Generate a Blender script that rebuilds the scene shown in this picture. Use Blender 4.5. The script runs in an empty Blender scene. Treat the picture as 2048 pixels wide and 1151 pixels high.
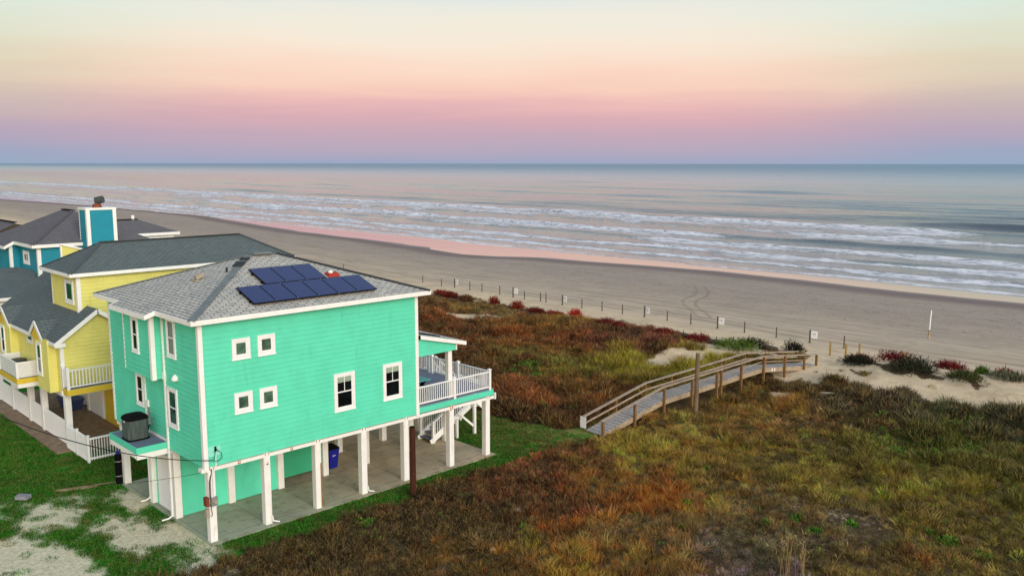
import bpy, math, random
import numpy as np
random.seed(7)
RS = np.random.RandomState(11)
D = bpy.data
sc = bpy.context.scene
COL = sc.collection
V3 = lambda *a: np.array(a, float)

# ------------------------------------------------------------------ colours
def lin(r, g, b):
    f = lambda c: (c/255/12.92 if c/255 <= .04045 else ((c/255+.055)/1.055)**2.4)
    return (f(r), f(g), f(b), 1.0)

# ------------------------------------------------------------------ materials
class NT:
    def __init__(self, tree):
        self.t = tree; tree.nodes.clear()
    def n(self, typ, **kw):
        nd = self.t.nodes.new(typ)
        for k, v in kw.items():
            if k.startswith('_'): setattr(nd, k[1:], v)
            else:
                key = k
                if key.isdigit(): key = int(key)
                elif key[0] == 'i' and key[1:].isdigit(): key = int(key[1:])
                else: key = key.replace('__', ' ')
                s = nd.inputs[key]
                if isinstance(v, bpy.types.NodeSocket): self.t.links.new(v, s)
                else: s.default_value = v
        return nd
    def math(self, op, a, b=0.0, c=0.0):
        return self.n('ShaderNodeMath', _operation=op, i0=a, i1=b, i2=c).outputs[0]
    def mix(self, f, a, b, blend='MIX'):
        nd = self.t.nodes.new('ShaderNodeMix'); nd.data_type = 'RGBA'; nd.blend_type = blend; nd.clamp_factor = True
        for s, v in ((0, f), (6, a), (7, b)):
            if isinstance(v, bpy.types.NodeSocket): self.t.links.new(v, nd.inputs[s])
            else: nd.inputs[s].default_value = v
        return nd.outputs[2]
    def rng(self, v, a, b, c=0.0, d=1.0, smooth=True):
        nd = self.n('ShaderNodeMapRange', i0=v, i1=a, i2=b, i3=c, i4=d)
        nd.interpolation_type = 'SMOOTHSTEP' if smooth else 'LINEAR'
        return nd.outputs[0]
    def noise(self, vec, scale, detail=4, rough=.55, dist=0.0):
        return self.n('ShaderNodeTexNoise', Vector=vec, Scale=scale, Detail=detail, Roughness=rough, Distortion=dist).outputs[0]
    def ramp(self, f, stops):
        nd = self.n('ShaderNodeValToRGB', i0=f)
        cr = nd.color_ramp
        cr.elements[0].position, cr.elements[0].color = stops[0]
        cr.elements[1].position, cr.elements[1].color = stops[-1]
        for p, c in stops[1:-1]:
            e = cr.elements.new(p); e.color = c
        return nd.outputs[0]
    def scale(self, vec, s):
        return self.n('ShaderNodeVectorMath', _operation='MULTIPLY', i0=vec, i1=s).outputs[0]

def newmat(name):
    m = D.materials.new(name); m.use_nodes = True
    return m, NT(m.node_tree)

def finish(t, color, rough=.6, bump=None, bstr=.3, bdist=.02, spec=.4, **kw):
    b = t.n('ShaderNodeBsdfPrincipled')
    def s(k, v):
        if isinstance(v, bpy.types.NodeSocket): t.t.links.new(v, b.inputs[k])
        else: b.inputs[k].default_value = v
    s('Base Color', color); s('Roughness', rough); s('Specular IOR Level', spec)
    for k, v in kw.items(): s(k.replace('__', ' '), v)
    if bump is not None:
        bn = t.n('ShaderNodeBump', Strength=bstr, Distance=bdist, Height=bump)
        t.t.links.new(bn.outputs[0], b.inputs['Normal'])
    o = t.n('ShaderNodeOutputMaterial'); t.t.links.new(b.outputs[0], o.inputs[0])
    return b

def painted(name, c, rough=.55, var=.10, scale=2.0, stain=None, stain_amt=.0, spec=.35, c2=None):
    """paint or plain surface with slight mottling and weather marks"""
    m, t = newmat(name)
    co = t.n('ShaderNodeTexCoord').outputs['Object']
    n1 = t.noise(co, scale, 5, .6)
    n2 = t.noise(t.scale(co, (1, 1, .18)), scale*3.1, 4, .6)
    d = (c[0]*(1-var*1.6), c[1]*(1-var*1.6), c[2]*(1-var*1.6), 1)
    col = t.mix(t.rng(n1, .35, .7), c, d)
    if stain:
        col = t.mix(t.math('MULTIPLY', t.rng(n2, .56, .76), stain_amt), col, stain)
    finish(t, col, rough, bump=n2, bstr=.08, bdist=.01, spec=spec)
    return m

def wood(name, c, dk, rough=.8, scale=6.0, axis=(1, 1, 1)):
    m, t = newmat(name)
    co = t.n('ShaderNodeTexCoord').outputs['Object']
    g = t.noise(t.scale(co, axis), scale, 6, .65, .4)
    n = t.noise(co, 1.3, 4)
    col = t.mix(t.rng(g, .35, .68), c, dk)
    col = t.mix(t.math('MULTIPLY', t.rng(n, .45, .7), .45), col, dk)
    finish(t, col, rough, bump=g, bstr=.35, bdist=.01, spec=.2)
    return m

def shingles(name, a, b, dark, bw=.40, rh=.17, mort=.05, offset=.5):
    m, t = newmat(name)
    uv = t.n('ShaderNodeTexCoord').outputs['UV']
    br = t.n('ShaderNodeTexBrick', Vector=uv, Color1=a, Color2=b, Mortar=dark, Scale=1.0)
    br.inputs['Brick Width'].default_value = bw; br.inputs['Row Height'].default_value = rh
    br.inputs['Mortar Size'].default_value = mort*.45; br.inputs['Mortar Smooth'].default_value = .15; br.inputs['Bias'].default_value = 0
    br.offset = offset
    w = t.noise(uv, .55, 4); g = t.noise(uv, 60, 3)
    wave = t.n('ShaderNodeTexNoise', Vector=t.scale(uv, (2.8, 6.7, 1)), Scale=1.0, Detail=2.0).outputs[0]
    # tabs: each course shows dark broken gaps
    col = t.mix(t.math('MULTIPLY', t.rng(wave, .5, .62), .45), br.outputs[0], dark)
    col = t.mix(t.math('MULTIPLY', t.rng(w, .4, .7), .25), col, dark)
    col = t.mix(t.math('MULTIPLY', g, .3), col, t.mix(.5, col, (.5, .5, .5, 1)))
    finish(t, col, .9, bump=t.math('SUBTRACT', 1.0, br.outputs['Fac']), bstr=.5, bdist=.015, spec=.15)
    return m

def plain(name, c, rough=.5, spec=.4, metal=0.0):
    m, t = newmat(name)
    co = t.n('ShaderNodeTexCoord').outputs['Object']
    n = t.noise(co, 9, 4)
    col = t.mix(t.math('MULTIPLY', t.rng(n, .35, .7), .25), c, (c[0]*.6, c[1]*.6, c[2]*.6, 1))
    finish(t, col, rough, spec=spec, Metallic=metal)
    return m

M = {}
M['mint'] = painted('mint_paint', lin(93, 220, 184), .6, .06, 1.0, lin(64, 182, 150), .4)
M['mint_door'] = painted('mint_door_paint', lin(46, 164, 120), .5, .05, 2)
M['white'] = painted('white_paint', lin(246, 246, 242), .5, .04, 2.5, lin(200, 194, 178), .3)
M['vinyl'] = painted('white_vinyl', lin(242, 243, 242), .4, .03, 2.5)
M['post'] = painted('weathered_white_paint', lin(244, 243, 238), .6, .04, 2.2, lin(186, 172, 146), .4)
M['palemint'] = painted('pale_mint_paint', lin(140, 232, 210), .6, .06, 3)
M['tub'] = plain('slate_blue_plastic', lin(58, 76, 120), .5)
M['rust'] = painted('rust_stain', lin(176, 112, 46), .8, .2, 8, lin(120, 62, 20), .6)
M['yellow'] = painted('yellow_paint', lin(230, 224, 124), .6, .06, 1.4, lin(190, 176, 80), .3)
M['deepyellow'] = painted('deep_yellow_paint', lin(226, 196, 60), .6, .06, 1.4)
M['teal'] = painted('teal_blue_paint', lin(12, 142, 165), .6, .06, 1.2, lin(8, 110, 135), .3)
M['shingle'] = shingles('grey_shingles', lin(208, 202, 188), lin(192, 188, 176), lin(104, 112, 114))
M['shingle_dark'] = shingles('dark_shingles', lin(92, 106, 106), lin(82, 96, 97), lin(62, 74, 76))
M['shingle_brown'] = shingles('brown_shingles', lin(106, 104, 106), lin(96, 93, 97), lin(76, 74, 80))
M['ridge'] = painted('ridge_cap', lin(118, 128, 130), .9, .2, 5)
M['black'] = plain('black_plastic', lin(14, 14, 16), .8, .1)
M['ridge_dark'] = painted('dark_ridge_cap', lin(52, 58, 62), .9, .2, 5)
M['metal'] = plain('grey_metal', lin(150, 152, 150), .45, .5, .3)
M['darkmetal'] = plain('dark_metal', lin(70, 76, 76), .5, .5, .3)
M['rustmetal'] = plain('rusty_metal', lin(130, 70, 48), .75, .3, .2)
M['red'] = plain('red_metal', lin(165, 50, 30), .6)
M['cable'] = plain('black_cable', lin(25, 25, 25), .7)
M['bluebin'] = plain('blue_plastic', lin(25, 30, 150), .45)
M['tealtable'] = painted('teal_table_paint', lin(90, 185, 185), .55, .06, 3)
M['deckgrey'] = wood('blue_grey_deck_paint', lin(126, 134, 152), lin(98, 106, 126), .6, 3, (1, 12, 1))
M['acgrille'] = None
M['tan'] = painted('tan_ceiling', lin(170, 160, 140), .8, .1, 2)
M['decorwood'] = None
M['oldwood'] = wood('weathered_wood', lin(178, 158, 128), lin(120, 100, 76), .85, 4, (1, 1, 6))
M['railwood'] = wood('silvered_rail_wood', lin(186, 168, 148), lin(138, 120, 102), .85, 5, (.5, 6, 6))
M['boardwood'] = wood('grey_deck_boards', lin(190, 184, 178), lin(134, 127, 122), .85, 4, (8, 1, 1))
M['stringerwood'] = wood('stringer_wood', lin(186, 168, 142), lin(142, 122, 98), .85, 5, (.6, 5, 5))
M['postwood'] = wood('warm_post_wood', lin(150, 116, 72), lin(96, 68, 40), .85, 6, (6, 6, .6))
M['pole'] = wood('dark_brown_pole', lin(86, 48, 34), lin(48, 26, 18), .9, 8, (8, 8, .6))
M['greypole'] = wood('grey_pole', lin(140, 122, 98), lin(88, 72, 54), .9, 8, (8, 8, .6))
M['bollardwood'] = wood('dark_bollard_wood', lin(104, 92, 80), lin(66, 58, 50), .9, 8, (6, 6, 1))
M['palebollard'] = wood('pale_bollard_wood', lin(176, 150, 96), lin(128, 104, 62), .9, 8, (6, 6, 1))
M['sign'] = painted('white_sign', lin(245, 245, 245), .4, .02, 3)
M['stone'] = painted('grey_stone', lin(150, 152, 160), .9, .2, 5)
M['palesand'] = painted('pale_shell', lin(225, 220, 205), .9, .1, 4)

def glass(name, c, rough=.08):
    m, t = newmat(name)
    co = t.n('ShaderNodeTexCoord').outputs['Object']
    n = t.noise(co, 1.7, 3)
    col = t.mix(t.rng(n, .35, .65), c, (c[0]*.35, c[1]*.35, c[2]*.35, 1))
    finish(t, col, rough, spec=.5, bump=n, bstr=.03, bdist=.02)
    return m
M['glass'] = glass('dark_window_glass', lin(16, 24, 26))
M['glassgreen'] = glass('green_tinted_glass', lin(52, 96, 84))
M['frosted'] = glass('frosted_green_glass', lin(84, 122, 100), .35)
M['blind'] = painted('window_blind', lin(150, 172, 150), .7, .05, 4)

def solar():
    m, t = newmat('solar_cells')
    co = t.n('ShaderNodeTexCoord').outputs['UV']
    br = t.n('ShaderNodeTexBrick', Vector=co, Color1=lin(28, 42, 92), Color2=lin(32, 46, 98), Mortar=lin(36, 52, 110), Scale=1.0)
    br.offset = 0; br.inputs['Brick Width'].default_value = .16; br.inputs['Row Height'].default_value = .16; br.inputs['Mortar Size'].default_value = .004
    finish(t, br.outputs[0], .22, spec=.5)
    return m
M['solar'] = solar()

def acgrille():
    m, t = newmat('condenser_louvres')
    co = t.n('ShaderNodeTexCoord').outputs['Object']
    w = t.n('ShaderNodeTexWave', Vector=co, Scale=14.0, Distortion=0.0); w.bands_direction = 'Z'
    w2 = t.noise(t.scale(co, (18, 18, 1)), 1.5, 3)
    col = t.mix(t.rng(w.outputs[1], .3, .7), lin(78, 92, 88), lin(40, 50, 48))
    col = t.mix(t.math('MULTIPLY', t.rng(w2, .4, .7), .4), col, lin(120, 134, 126))
    finish(t, col, .5, bump=w.outputs[1], bstr=.5, bdist=.02)
    return m
M['acgrille'] = acgrille()

def concrete():
    m, t = newmat('concrete')
    co = t.n('ShaderNodeTexCoord').outputs['Object']
    n1 = t.noise(co, .45, 6, .62); n2 = t.noise(co, 2.3, 6, .65); n3 = t.noise(co, 40, 3)
    x = t.n('ShaderNodeSeparateXYZ', Vector=co)
    col = t.mix(t.rng(x.outputs[0], 2, 10), lin(160, 168, 142), lin(190, 170, 136))
    col = t.mix(t.math('MULTIPLY', t.rng(n1, .42, .68), .5), col, lin(128, 124, 106))
    col = t.mix(t.math('MULTIPLY', t.rng(n2, .48, .70), .55), col, lin(110, 94, 62))
    col = t.mix(t.math('MULTIPLY', n3, .22), col, lin(196, 196, 186))
    # expansion joints
    def joint(o, p, off):
        f = t.math('FRACT', t.math('DIVIDE', t.math('ADD', o, off), p))
        return t.math('LESS_THAN', t.math('ABSOLUTE', t.math('SUBTRACT', f, .5)), .006)
    j = t.math('MAXIMUM', joint(x.outputs[0], 2.4, 1.0), joint(x.outputs[1], 2.9, 1.1))
    col = t.mix(t.math('MULTIPLY', j, .55), col, lin(80, 76, 66))
    finish(t, col, .85, bump=n2, bstr=.15, bdist=.02, spec=.2)
    return m
M['concrete'] = concrete()
M['brownpath'] = painted('brown_paving', lin(150, 128, 104), .9, .25, 2.5, lin(96, 78, 58), .6)

# ------------------------------------------------------------------ mesh builder
class MB:
    def __init__(self): self.v = []; self.f = []; self.uv = []; self.mi = []
    def face(self, pts, uv=None, mi=0):
        k = len(self.v); self.v += [tuple(map(float, p)) for p in pts]
        self.f.append(tuple(range(k, k+len(pts)))); self.mi.append(mi)
        self.uv.append(uv if uv else [(0, 0)]*len(pts)); return self
    def box(self, x0, x1, y0, y1, z0, z1, mi=0):
        if x0 > x1: x0, x1 = x1, x0
        if y0 > y1: y0, y1 = y1, y0
        return self.hexa([(x0, y0, z0), (x1, y0, z0), (x1, y1, z0), (x0, y1, z0)],
                         [(x0, y0, z1), (x1, y0, z1), (x1, y1, z1), (x0, y1, z1)], mi)
    def hexa(self, b, t, mi=0):
        self.face(b[::-1], mi=mi); self.face(t, mi=mi)
        n = len(b)
        for i in range(n):
            j = (i+1) % n; self.face([b[i], b[j], t[j], t[i]], mi=mi)
        return self
    def beam(self, p, q, w, h, mi=0, up=(0, 0, 1)):
        p, q = V3(*p), V3(*q); d = q-p; d /= np.linalg.norm(d)
        up = V3(*up)
        if abs(d @ up) > .98: up = V3(1, 0, 0)
        s = np.cross(d, up); s /= np.linalg.norm(s); u = np.cross(s, d)
        c = lambda o: [o-s*w/2-u*h/2, o+s*w/2-u*h/2, o+s*w/2+u*h/2, o-s*w/2+u*h/2]
        return self.hexa(c(p), c(q), mi)
    def cyl(self, p, q, r0, r1=None, n=10, mi=0):
        r1 = r0 if r1 is None else r1
        p, q = V3(*p), V3(*q); d = q-p; d /= np.linalg.norm(d)
        up = V3(0, 0, 1) if abs(d[2]) < .95 else V3(1, 0, 0)
        s = np.cross(d, up); s /= np.linalg.norm(s); u = np.cross(s, d)
        ring = lambda o, r: [o+r*(math.cos(2*math.pi*i/n)*s+math.sin(2*math.pi*i/n)*u) for i in range(n)]
        return self.hexa(ring(p, r0), ring(q, r1), mi)
    def tube(self, pts, r, n=6, mi=0):
        for a, b in zip(pts[:-1], pts[1:]): self.cyl(a, b, r, r, n, mi)
        return self
    def lathe(self, prof, cx, cy, n=16, mi=0):
        rings = [[(cx+r*math.cos(2*math.pi*i/n), cy+r*math.sin(2*math.pi*i/n), z) for i in range(n)] for r, z in prof]
        for a, b in zip(rings[:-1], rings[1:]):
            for i in range(n):
                j = (i+1) % n; self.face([a[i], a[j], b[j], b[i]], mi=mi)
        self.face(rings[-1], mi=mi); self.face(rings[0][::-1], mi=mi); return self
    def siding(self, o, u, n, L, z0, z1, prof=None, lap=.2, mi=0):
        """real lapped clapboards on a vertical wall"""
        z = z0; prof = prof or (lambda z: (0, L))
        while z < z1-1e-4:
            zt = min(z+lap, z1)
            a0, a1 = prof(z); b0, b1 = prof(zt)
            if a1 > a0:
                if b1 < b0: b0 = b1 = (b0+b1)/2
                P = lambda s, off, zz: (o[0]+u[0]*s+n[0]*off, o[1]+u[1]*s+n[1]*off, zz)
                self.face([P(a0, .034, z), P(a1, .034, z), P(b1, .002, zt), P(b0, .002, zt)], mi=mi)
                self.face([P(a0, .002, z), P(a1, .002, z), P(a1, .034, z), P(a0, .034, z)], mi=mi)
            z = zt
        return self
    def build_each(self, name, mats, parent=None):
        """one object for every separate piece"""
        key = {}; ids = [key.setdefault(tuple(round(c, 4) for c in v), len(key)) for v in self.v]
        p = list(range(len(key)))
        def f(a):
            while p[a] != a: a = p[a]
            return a
        for fc in self.f:
            for b in fc[1:]: p[f(ids[b])] = f(ids[fc[0]])
        groups = {}
        for i, fc in enumerate(self.f): groups.setdefault(f(ids[fc[0]]), []).append(i)
        out = []
        for g in groups.values():
            m = MB()
            for i in g: m.face([self.v[k] for k in self.f[i]], self.uv[i], self.mi[i])
            out.append(m.build(name, mats, parent))
        return out
    def build(self, name, mats, parent=None, smooth=False, merge=False):
        me = D.meshes.new(name); me.from_pydata(self.v, [], self.f)
        if not isinstance(mats, (list, tuple)): mats = [mats]
        for m in mats: me.materials.append(m)
        me.polygons.foreach_set('material_index', self.mi)
        ul = me.uv_layers.new(name='UVMap')
        ul.data.foreach_set('uv', np.array([c for f in self.uv for c in f], float).ravel())
        if merge or smooth:
            import bmesh
            bm = bmesh.new(); bm.from_mesh(me); bmesh.ops.remove_doubles(bm, verts=bm.verts, dist=1e-4)
            bm.to_mesh(me); bm.free()
        if smooth: me.polygons.foreach_set('use_smooth', [True]*len(me.polygons))
        me.update()
        o = D.objects.new(name, me); COL.objects.link(o)
        if parent is not None:
            o.parent = parent
            root = parent
            off = V3(0, 0, 0)
            while root is not None:
                off += V3(*root.location); root = root.parent
            o.location = tuple(-off)     # parts are modelled in world coordinates
        return o

def empty(name, loc=(0, 0, 0), label=None, cat=None, group=None):
    o = D.objects.new(name, None); o.location = loc; COL.objects.link(o)
    o.empty_display_size = .2
    if label: tag(o, label, cat, group)
    return o
def tag(o, label=None, cat=None, group=None, kind=None):
    if label: o['label'] = label
    if cat: o['category'] = cat
    if group: o['group'] = group
    if kind: o['kind'] = kind
    return o
def kids(o): return [c for c in D.objects if c.parent == o]
def copy_tree(o, parent=None):
    c = o.copy(); COL.objects.link(c)
    if parent is not None: c.parent = parent
    for ch in kids(o): copy_tree(ch, c)
    return c

# ------------------------------------------------------------------ noise and terrain
_tab = RS.rand(256, 256)
def vnoise(x, y):
    x = np.asarray(x, float); y = np.asarray(y, float)
    xi = np.floor(x).astype(int); yi = np.floor(y).astype(int)
    fx = x-xi; fy = y-yi; fx = fx*fx*(3-2*fx); fy = fy*fy*(3-2*fy)
    g = lambda a, b: _tab[a % 256, b % 256]
    return (g(xi, yi)*(1-fx)+g(xi+1, yi)*fx)*(1-fy)+(g(xi, yi+1)*(1-fx)+g(xi+1, yi+1)*fx)*fy
def fbm(x, y, o=4):
    s = 0; a = .5; t = 0
    for i in range(o):
        s = s+a*vnoise(x*2**i+17.3*i, y*2**i+9.1*i); t += a; a *= .5
    return s/t
def ss(a, b, x):
    t = np.clip((np.asarray(x, float)-a)/(b-a), 0, 1); return t*t*(3-2*t)

WL_Y = [-400, -60, -1.3, 13, 28, 42, 58, 73, 80, 86.7, 100, 124, 155, 241, 326, 415, 900, 5000]
WL_X = [101, 101.5, 101.2, 100.9, 101.9, 102.7, 99, 96, 91.5, 89.8, 92.5, 95.7, 96.7, 111, 109.5, 99, 100, 100]
def waterline(y): return np.interp(y, WL_Y, WL_X) + 1.5*(fbm(np.asarray(y)/9., 3.3, 3)-.5)
SEA = -2.0
def height(x, y):
    x = np.asarray(x, float); y = np.asarray(y, float)
    dune = .62*ss(17, 38, x) + .38*np.exp(-((x-42.5)/3.2)**2)
    amp = ss(15.5, 24, x)*(1-ss(46, 55, x))
    mound = amp*(.85*(fbm(x/5., y/5., 3)-.5) + .45*(fbm(x/1.9+5, y/1.9, 3)-.5))
    fld = ss(-2, -4.5, y)*(1-ss(13, 18, x))*.22*(fbm(x/2.2, y/2.2+8, 3)-.25)
    ridge = .55*np.exp(-((x-45.5)/3.0)**2)*ss(-5, -9, y)
    mound = mound*(1-.6*ss(38, 43, x))
    land = dune + mound + np.where(x < 18, fld, 0) + ridge - .055*(1-ss(15.5, 19, x))
    # landing area round the boardwalk ends stays calm
    w = np.exp(-(((x-41.5)/3.)**2+((y+3.4)/2.)**2)); land = land*(1-w)+.82*w
    w2 = np.exp(-(((x-21)/2.2)**2+((y+1.5)/1.8)**2)); land = land*(1-w2)+.22*w2
    wl = waterline(y)
    bz = -.80 + (SEA+.017*(113-wl)+.80)*(x-56)/(wl-56) + .05*(fbm(x/3., y/3., 3)-.5)*(1-ss(58, 75, x)) + .03*(fbm(x/6., y/14., 2)-.5)*(1-ss(90, 100, x))
    k = ss(44.6, 55, x)
    return land*(1-k)+bz*k

# spot of ground under point
def gh(x, y): return float(height(np.array([x]), np.array([y]))[0])

def grid_mesh(name, xs, ys, zf, attrs, mat, kind='structure'):
    X, Y = np.meshgrid(xs, ys, indexing='ij')
    Z = zf(X, Y)
    co = np.stack([X, Y, Z], -1).reshape(-1, 3)
    nx, ny = len(xs), len(ys)
    idx = np.arange(nx*ny).reshape(nx, ny)
    q = np.stack([idx[:-1, :-1], idx[1:, :-1], idx[1:, 1:], idx[:-1, 1:]], -1).reshape(-1, 4)
    me = D.meshes.new(name)
    me.vertices.add(len(co)); me.vertices.foreach_set('co', co.ravel())
    me.loops.add(q.size); me.loops.foreach_set('vertex_index', q.ravel().astype(np.int32))
    me.polygons.add(len(q)); me.polygons.foreach_set('loop_start', np.arange(0, q.size, 4, dtype=np.int32))
    me.polygons.foreach_set('loop_total', np.full(len(q), 4, dtype=np.int32))
    me.update(calc_edges=True)
    me.polygons.foreach_set('use_smooth', np.ones(len(q), bool))
    for k, fn in attrs.items():
        a = me.attributes.new(k, 'FLOAT', 'POINT'); a.data.foreach_set('value', np.asarray(fn(X, Y), np.float32).ravel())
    me.materials.append(mat); me.update()
    o = D.objects.new(name, me); COL.objects.link(o); o['kind'] = kind
    return o

def spread(a, b, step, grow=1.0):
    out = [a]; s = step
    while out[-1] < b: out.append(out[-1]+s); s *= grow
    return np.array(out)

# zones on the land sheet
def z_lawn(x, y):
    n = fbm(x/1.6, y/1.6, 3)-.5
    near = ss(-2.0, -1.35, y + n*1.1 + .25*np.maximum(0, x-12)*0)          # lawn strip before the slab
    behind = ss(20.6, 19.2, x + n*3.2)                                   # lawn behind the house
    path = np.exp(-((x-20.2)/2.4)**2-((y+1.3)/1.3)**2)*.8
    return np.clip(near*behind+path, 0, 1)
def z_gravel(x, y):
    n = fbm(x/1.1+3, y/2.4, 4)
    a = ss(.9, -.6, x)*ss(9.2, 6.6, y + .5*x)*ss(-4.2, -1.6, y-.25*x)
    return np.clip(a*(1.2*ss(.33, .60, n)), 0, 1)
SANDS = [(37.4, 4.3, 3.6, 2.2), (41.5, 3, 3, 4), (34.2, -5.9, 1.5, 1.3), (35.6, -8.0, .9, .9), (41.5, -4.5, 4.0, 2.4), (41.0, -9.0, 2.4, 3.4),
         (41.0, -13.0, 2.2, 3.0), (42.0, -16.5, 2.6, 3.2), (44, -20, 3, 5), (19.8, -15.6, .9, 1.9), (31.5, 22, 1.6, 2.4), (38.5, 27.5, 1.6, 4), (24.5, 15.0, 1.1, 1.6), (30, 7.5, .8, 1.0)]
def z_sand(x, y):
    n = fbm(x/1.3, y/1.3+4, 4)-.5
    s = ss(43.6, 45.6, x + n*5.0 + .5*np.sin(y/3.1))
    for (a, b, ra, rb) in SANDS:
        s = np.maximum(s, (.42 if a < 33 else 1.0)*ss(1.25, .55, np.sqrt(((x-a)/ra)**2+((y-b)/rb)**2) + n*1.6))
    return np.clip(s, 0, 1)

def sand_colour(t, pos, x, y):
    """dry pale sand at the dune, hard packed grey sand seaward, wheel ruts along the shore"""
    n1 = t.noise(pos, .22, 6, .6); n2 = t.noise(pos, 1.4, 5, .65); n3 = t.noise(t.scale(pos, (1.0, .09, 1)), .75, 4, .6)
    n4 = t.noise(t.scale(pos, (1.0, .03, 1)), 2.6, 3, .6); n5 = t.noise(pos, .8, 6, .7)
    col = t.mix(t.rng(x, 52, 62), lin(232, 206, 168), lin(192, 171, 147))
    col = t.mix(t.rng(x, 60, 84), col, lin(168, 150, 136))
    col = t.mix(t.math('MULTIPLY', t.rng(n1, .4, .66), .35), col, lin(150, 142, 124))
    col = t.mix(t.math('MULTIPLY', t.rng(n3, .45, .7), .30), col, lin(128, 116, 104))
    col = t.mix(t.math('MULTIPLY', t.rng(n2, .5, .75), .25), col, lin(214, 200, 178))
    col = t.mix(t.math('MULTIPLY', t.math('MULTIPLY', t.rng(n5, .5, .62), t.rng(x, 58, 54)), .4), col, lin(170, 140, 104))
    band = t.math('MULTIPLY', t.rng(x, 57, 60), t.rng(x, 76, 66))
    rut = t.math('MULTIPLY', t.rng(n4, .55, .66), band)
    col = t.mix(t.math('MULTIPLY', rut, .38), col, lin(112, 98, 84))
    return col, n2, n3

def ground_material():
    m, t = newmat('dune_ground')
    pos = t.n('ShaderNodeNewGeometry').outputs['Position']
    xyz = t.n('ShaderNodeSeparateXYZ', Vector=pos)
    at = lambda k: t.n('ShaderNodeAttribute', _attribute_name=k).outputs['Fac']
    nf = t.noise(pos, 7, 5, .7); nm = t.noise(pos, 1.6, 6, .65); nl = t.noise(pos, .5, 4); ng = t.noise(pos, 28, 3, .7)
    soil = t.mix(t.rng(nm, .35, .7), lin(70, 54, 36), lin(98, 82, 56))
    soil = t.mix(t.math('MULTIPLY', t.rng(nf, .5, .75), .5), soil, lin(120, 102, 76))
    lawn = t.mix(t.rng(nm, .3, .7), lin(22, 112, 20), lin(52, 126, 30))
    lawn = t.mix(t.math('MULTIPLY', t.rng(nf, .48, .72), .55), lawn, lin(24, 74, 16))
    lawn = t.mix(t.math('MULTIPLY', t.rng(nl, .55, .72), .45), lawn, lin(122, 122, 54))
    lawn = t.mix(t.math('MULTIPLY', t.rng(xyz.outputs[0], 14.5, 18.5), t.rng(nm, .3, .62)), lawn, lin(128, 122, 66))
    shell = t.mix(t.rng(nf, .35, .7), lin(234, 222, 192), lin(190, 178, 144))
    shell = t.mix(t.math('MULTIPLY', t.rng(ng, .55, .7), .7), shell, lin(236, 234, 222))
    sand, n2, n3 = sand_colour(t, pos, xyz.outputs[0], xyz.outputs[1])
    def edge(a, w=.35):
        e = t.math('ADD', at(a), t.math('MULTIPLY', t.math('SUBTRACT', nf, .5), w*2))
        return t.rng(e, .38, .62)
    col = t.mix(edge('lawn', .5), soil, lawn)
    gv = t.math('ADD', at('gravel'), t.math('ADD', t.math('MULTIPLY', t.math('SUBTRACT', nf, .5), 1.0), t.math('MULTIPLY', t.math('SUBTRACT', t.noise(pos, 14, 4, .7), .5), 1.0)))
    col = t.mix(t.math('MULTIPLY', t.rng(gv, .20, .66), .95), col, shell)
    col = t.mix(edge('sand', .5), col, sand)
    finish(t, col, .95, bump=t.math('ADD', nf, t.math('MULTIPLY', ng, .5)), bstr=.5, bdist=.05, spec=.1)
    return m

def track(t, x, y, pts, gauge, w):
    """distance mask of two wheel ruts following a bent line"""
    fc = t.n('ShaderNodeFloatCurve', Value=t.rng(x, pts[0][0], pts[-1][0], 0, 1, False))
    ymin = min(p[1] for p in pts)-2; ymax = max(p[1] for p in pts)+2
    cu = fc.mapping.curves[0]
    P = [((p[0]-pts[0][0])/(pts[-1][0]-pts[0][0]), (p[1]-ymin)/(ymax-ymin)) for p in pts]
    cu.points[0].location = P[0]; cu.points[-1].location = P[-1]
    for p in P[1:-1]: cu.points.new(*p)
    fc.mapping.update()
    yc = t.math('ADD', t.math('MULTIPLY', fc.outputs[0], ymax-ymin), ymin)
    d = t.math('ABSOLUTE', t.math('SUBTRACT', t.math('ABSOLUTE', t.math('SUBTRACT', y, yc)), gauge/2))
    inr = t.math('MULTIPLY', t.math('GREATER_THAN', x, pts[0][0]+.01), t.math('LESS_THAN', x, pts[-1][0]-.01))
    return t.math('MULTIPLY', t.rng(d, w, w*.4), inr)

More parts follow.
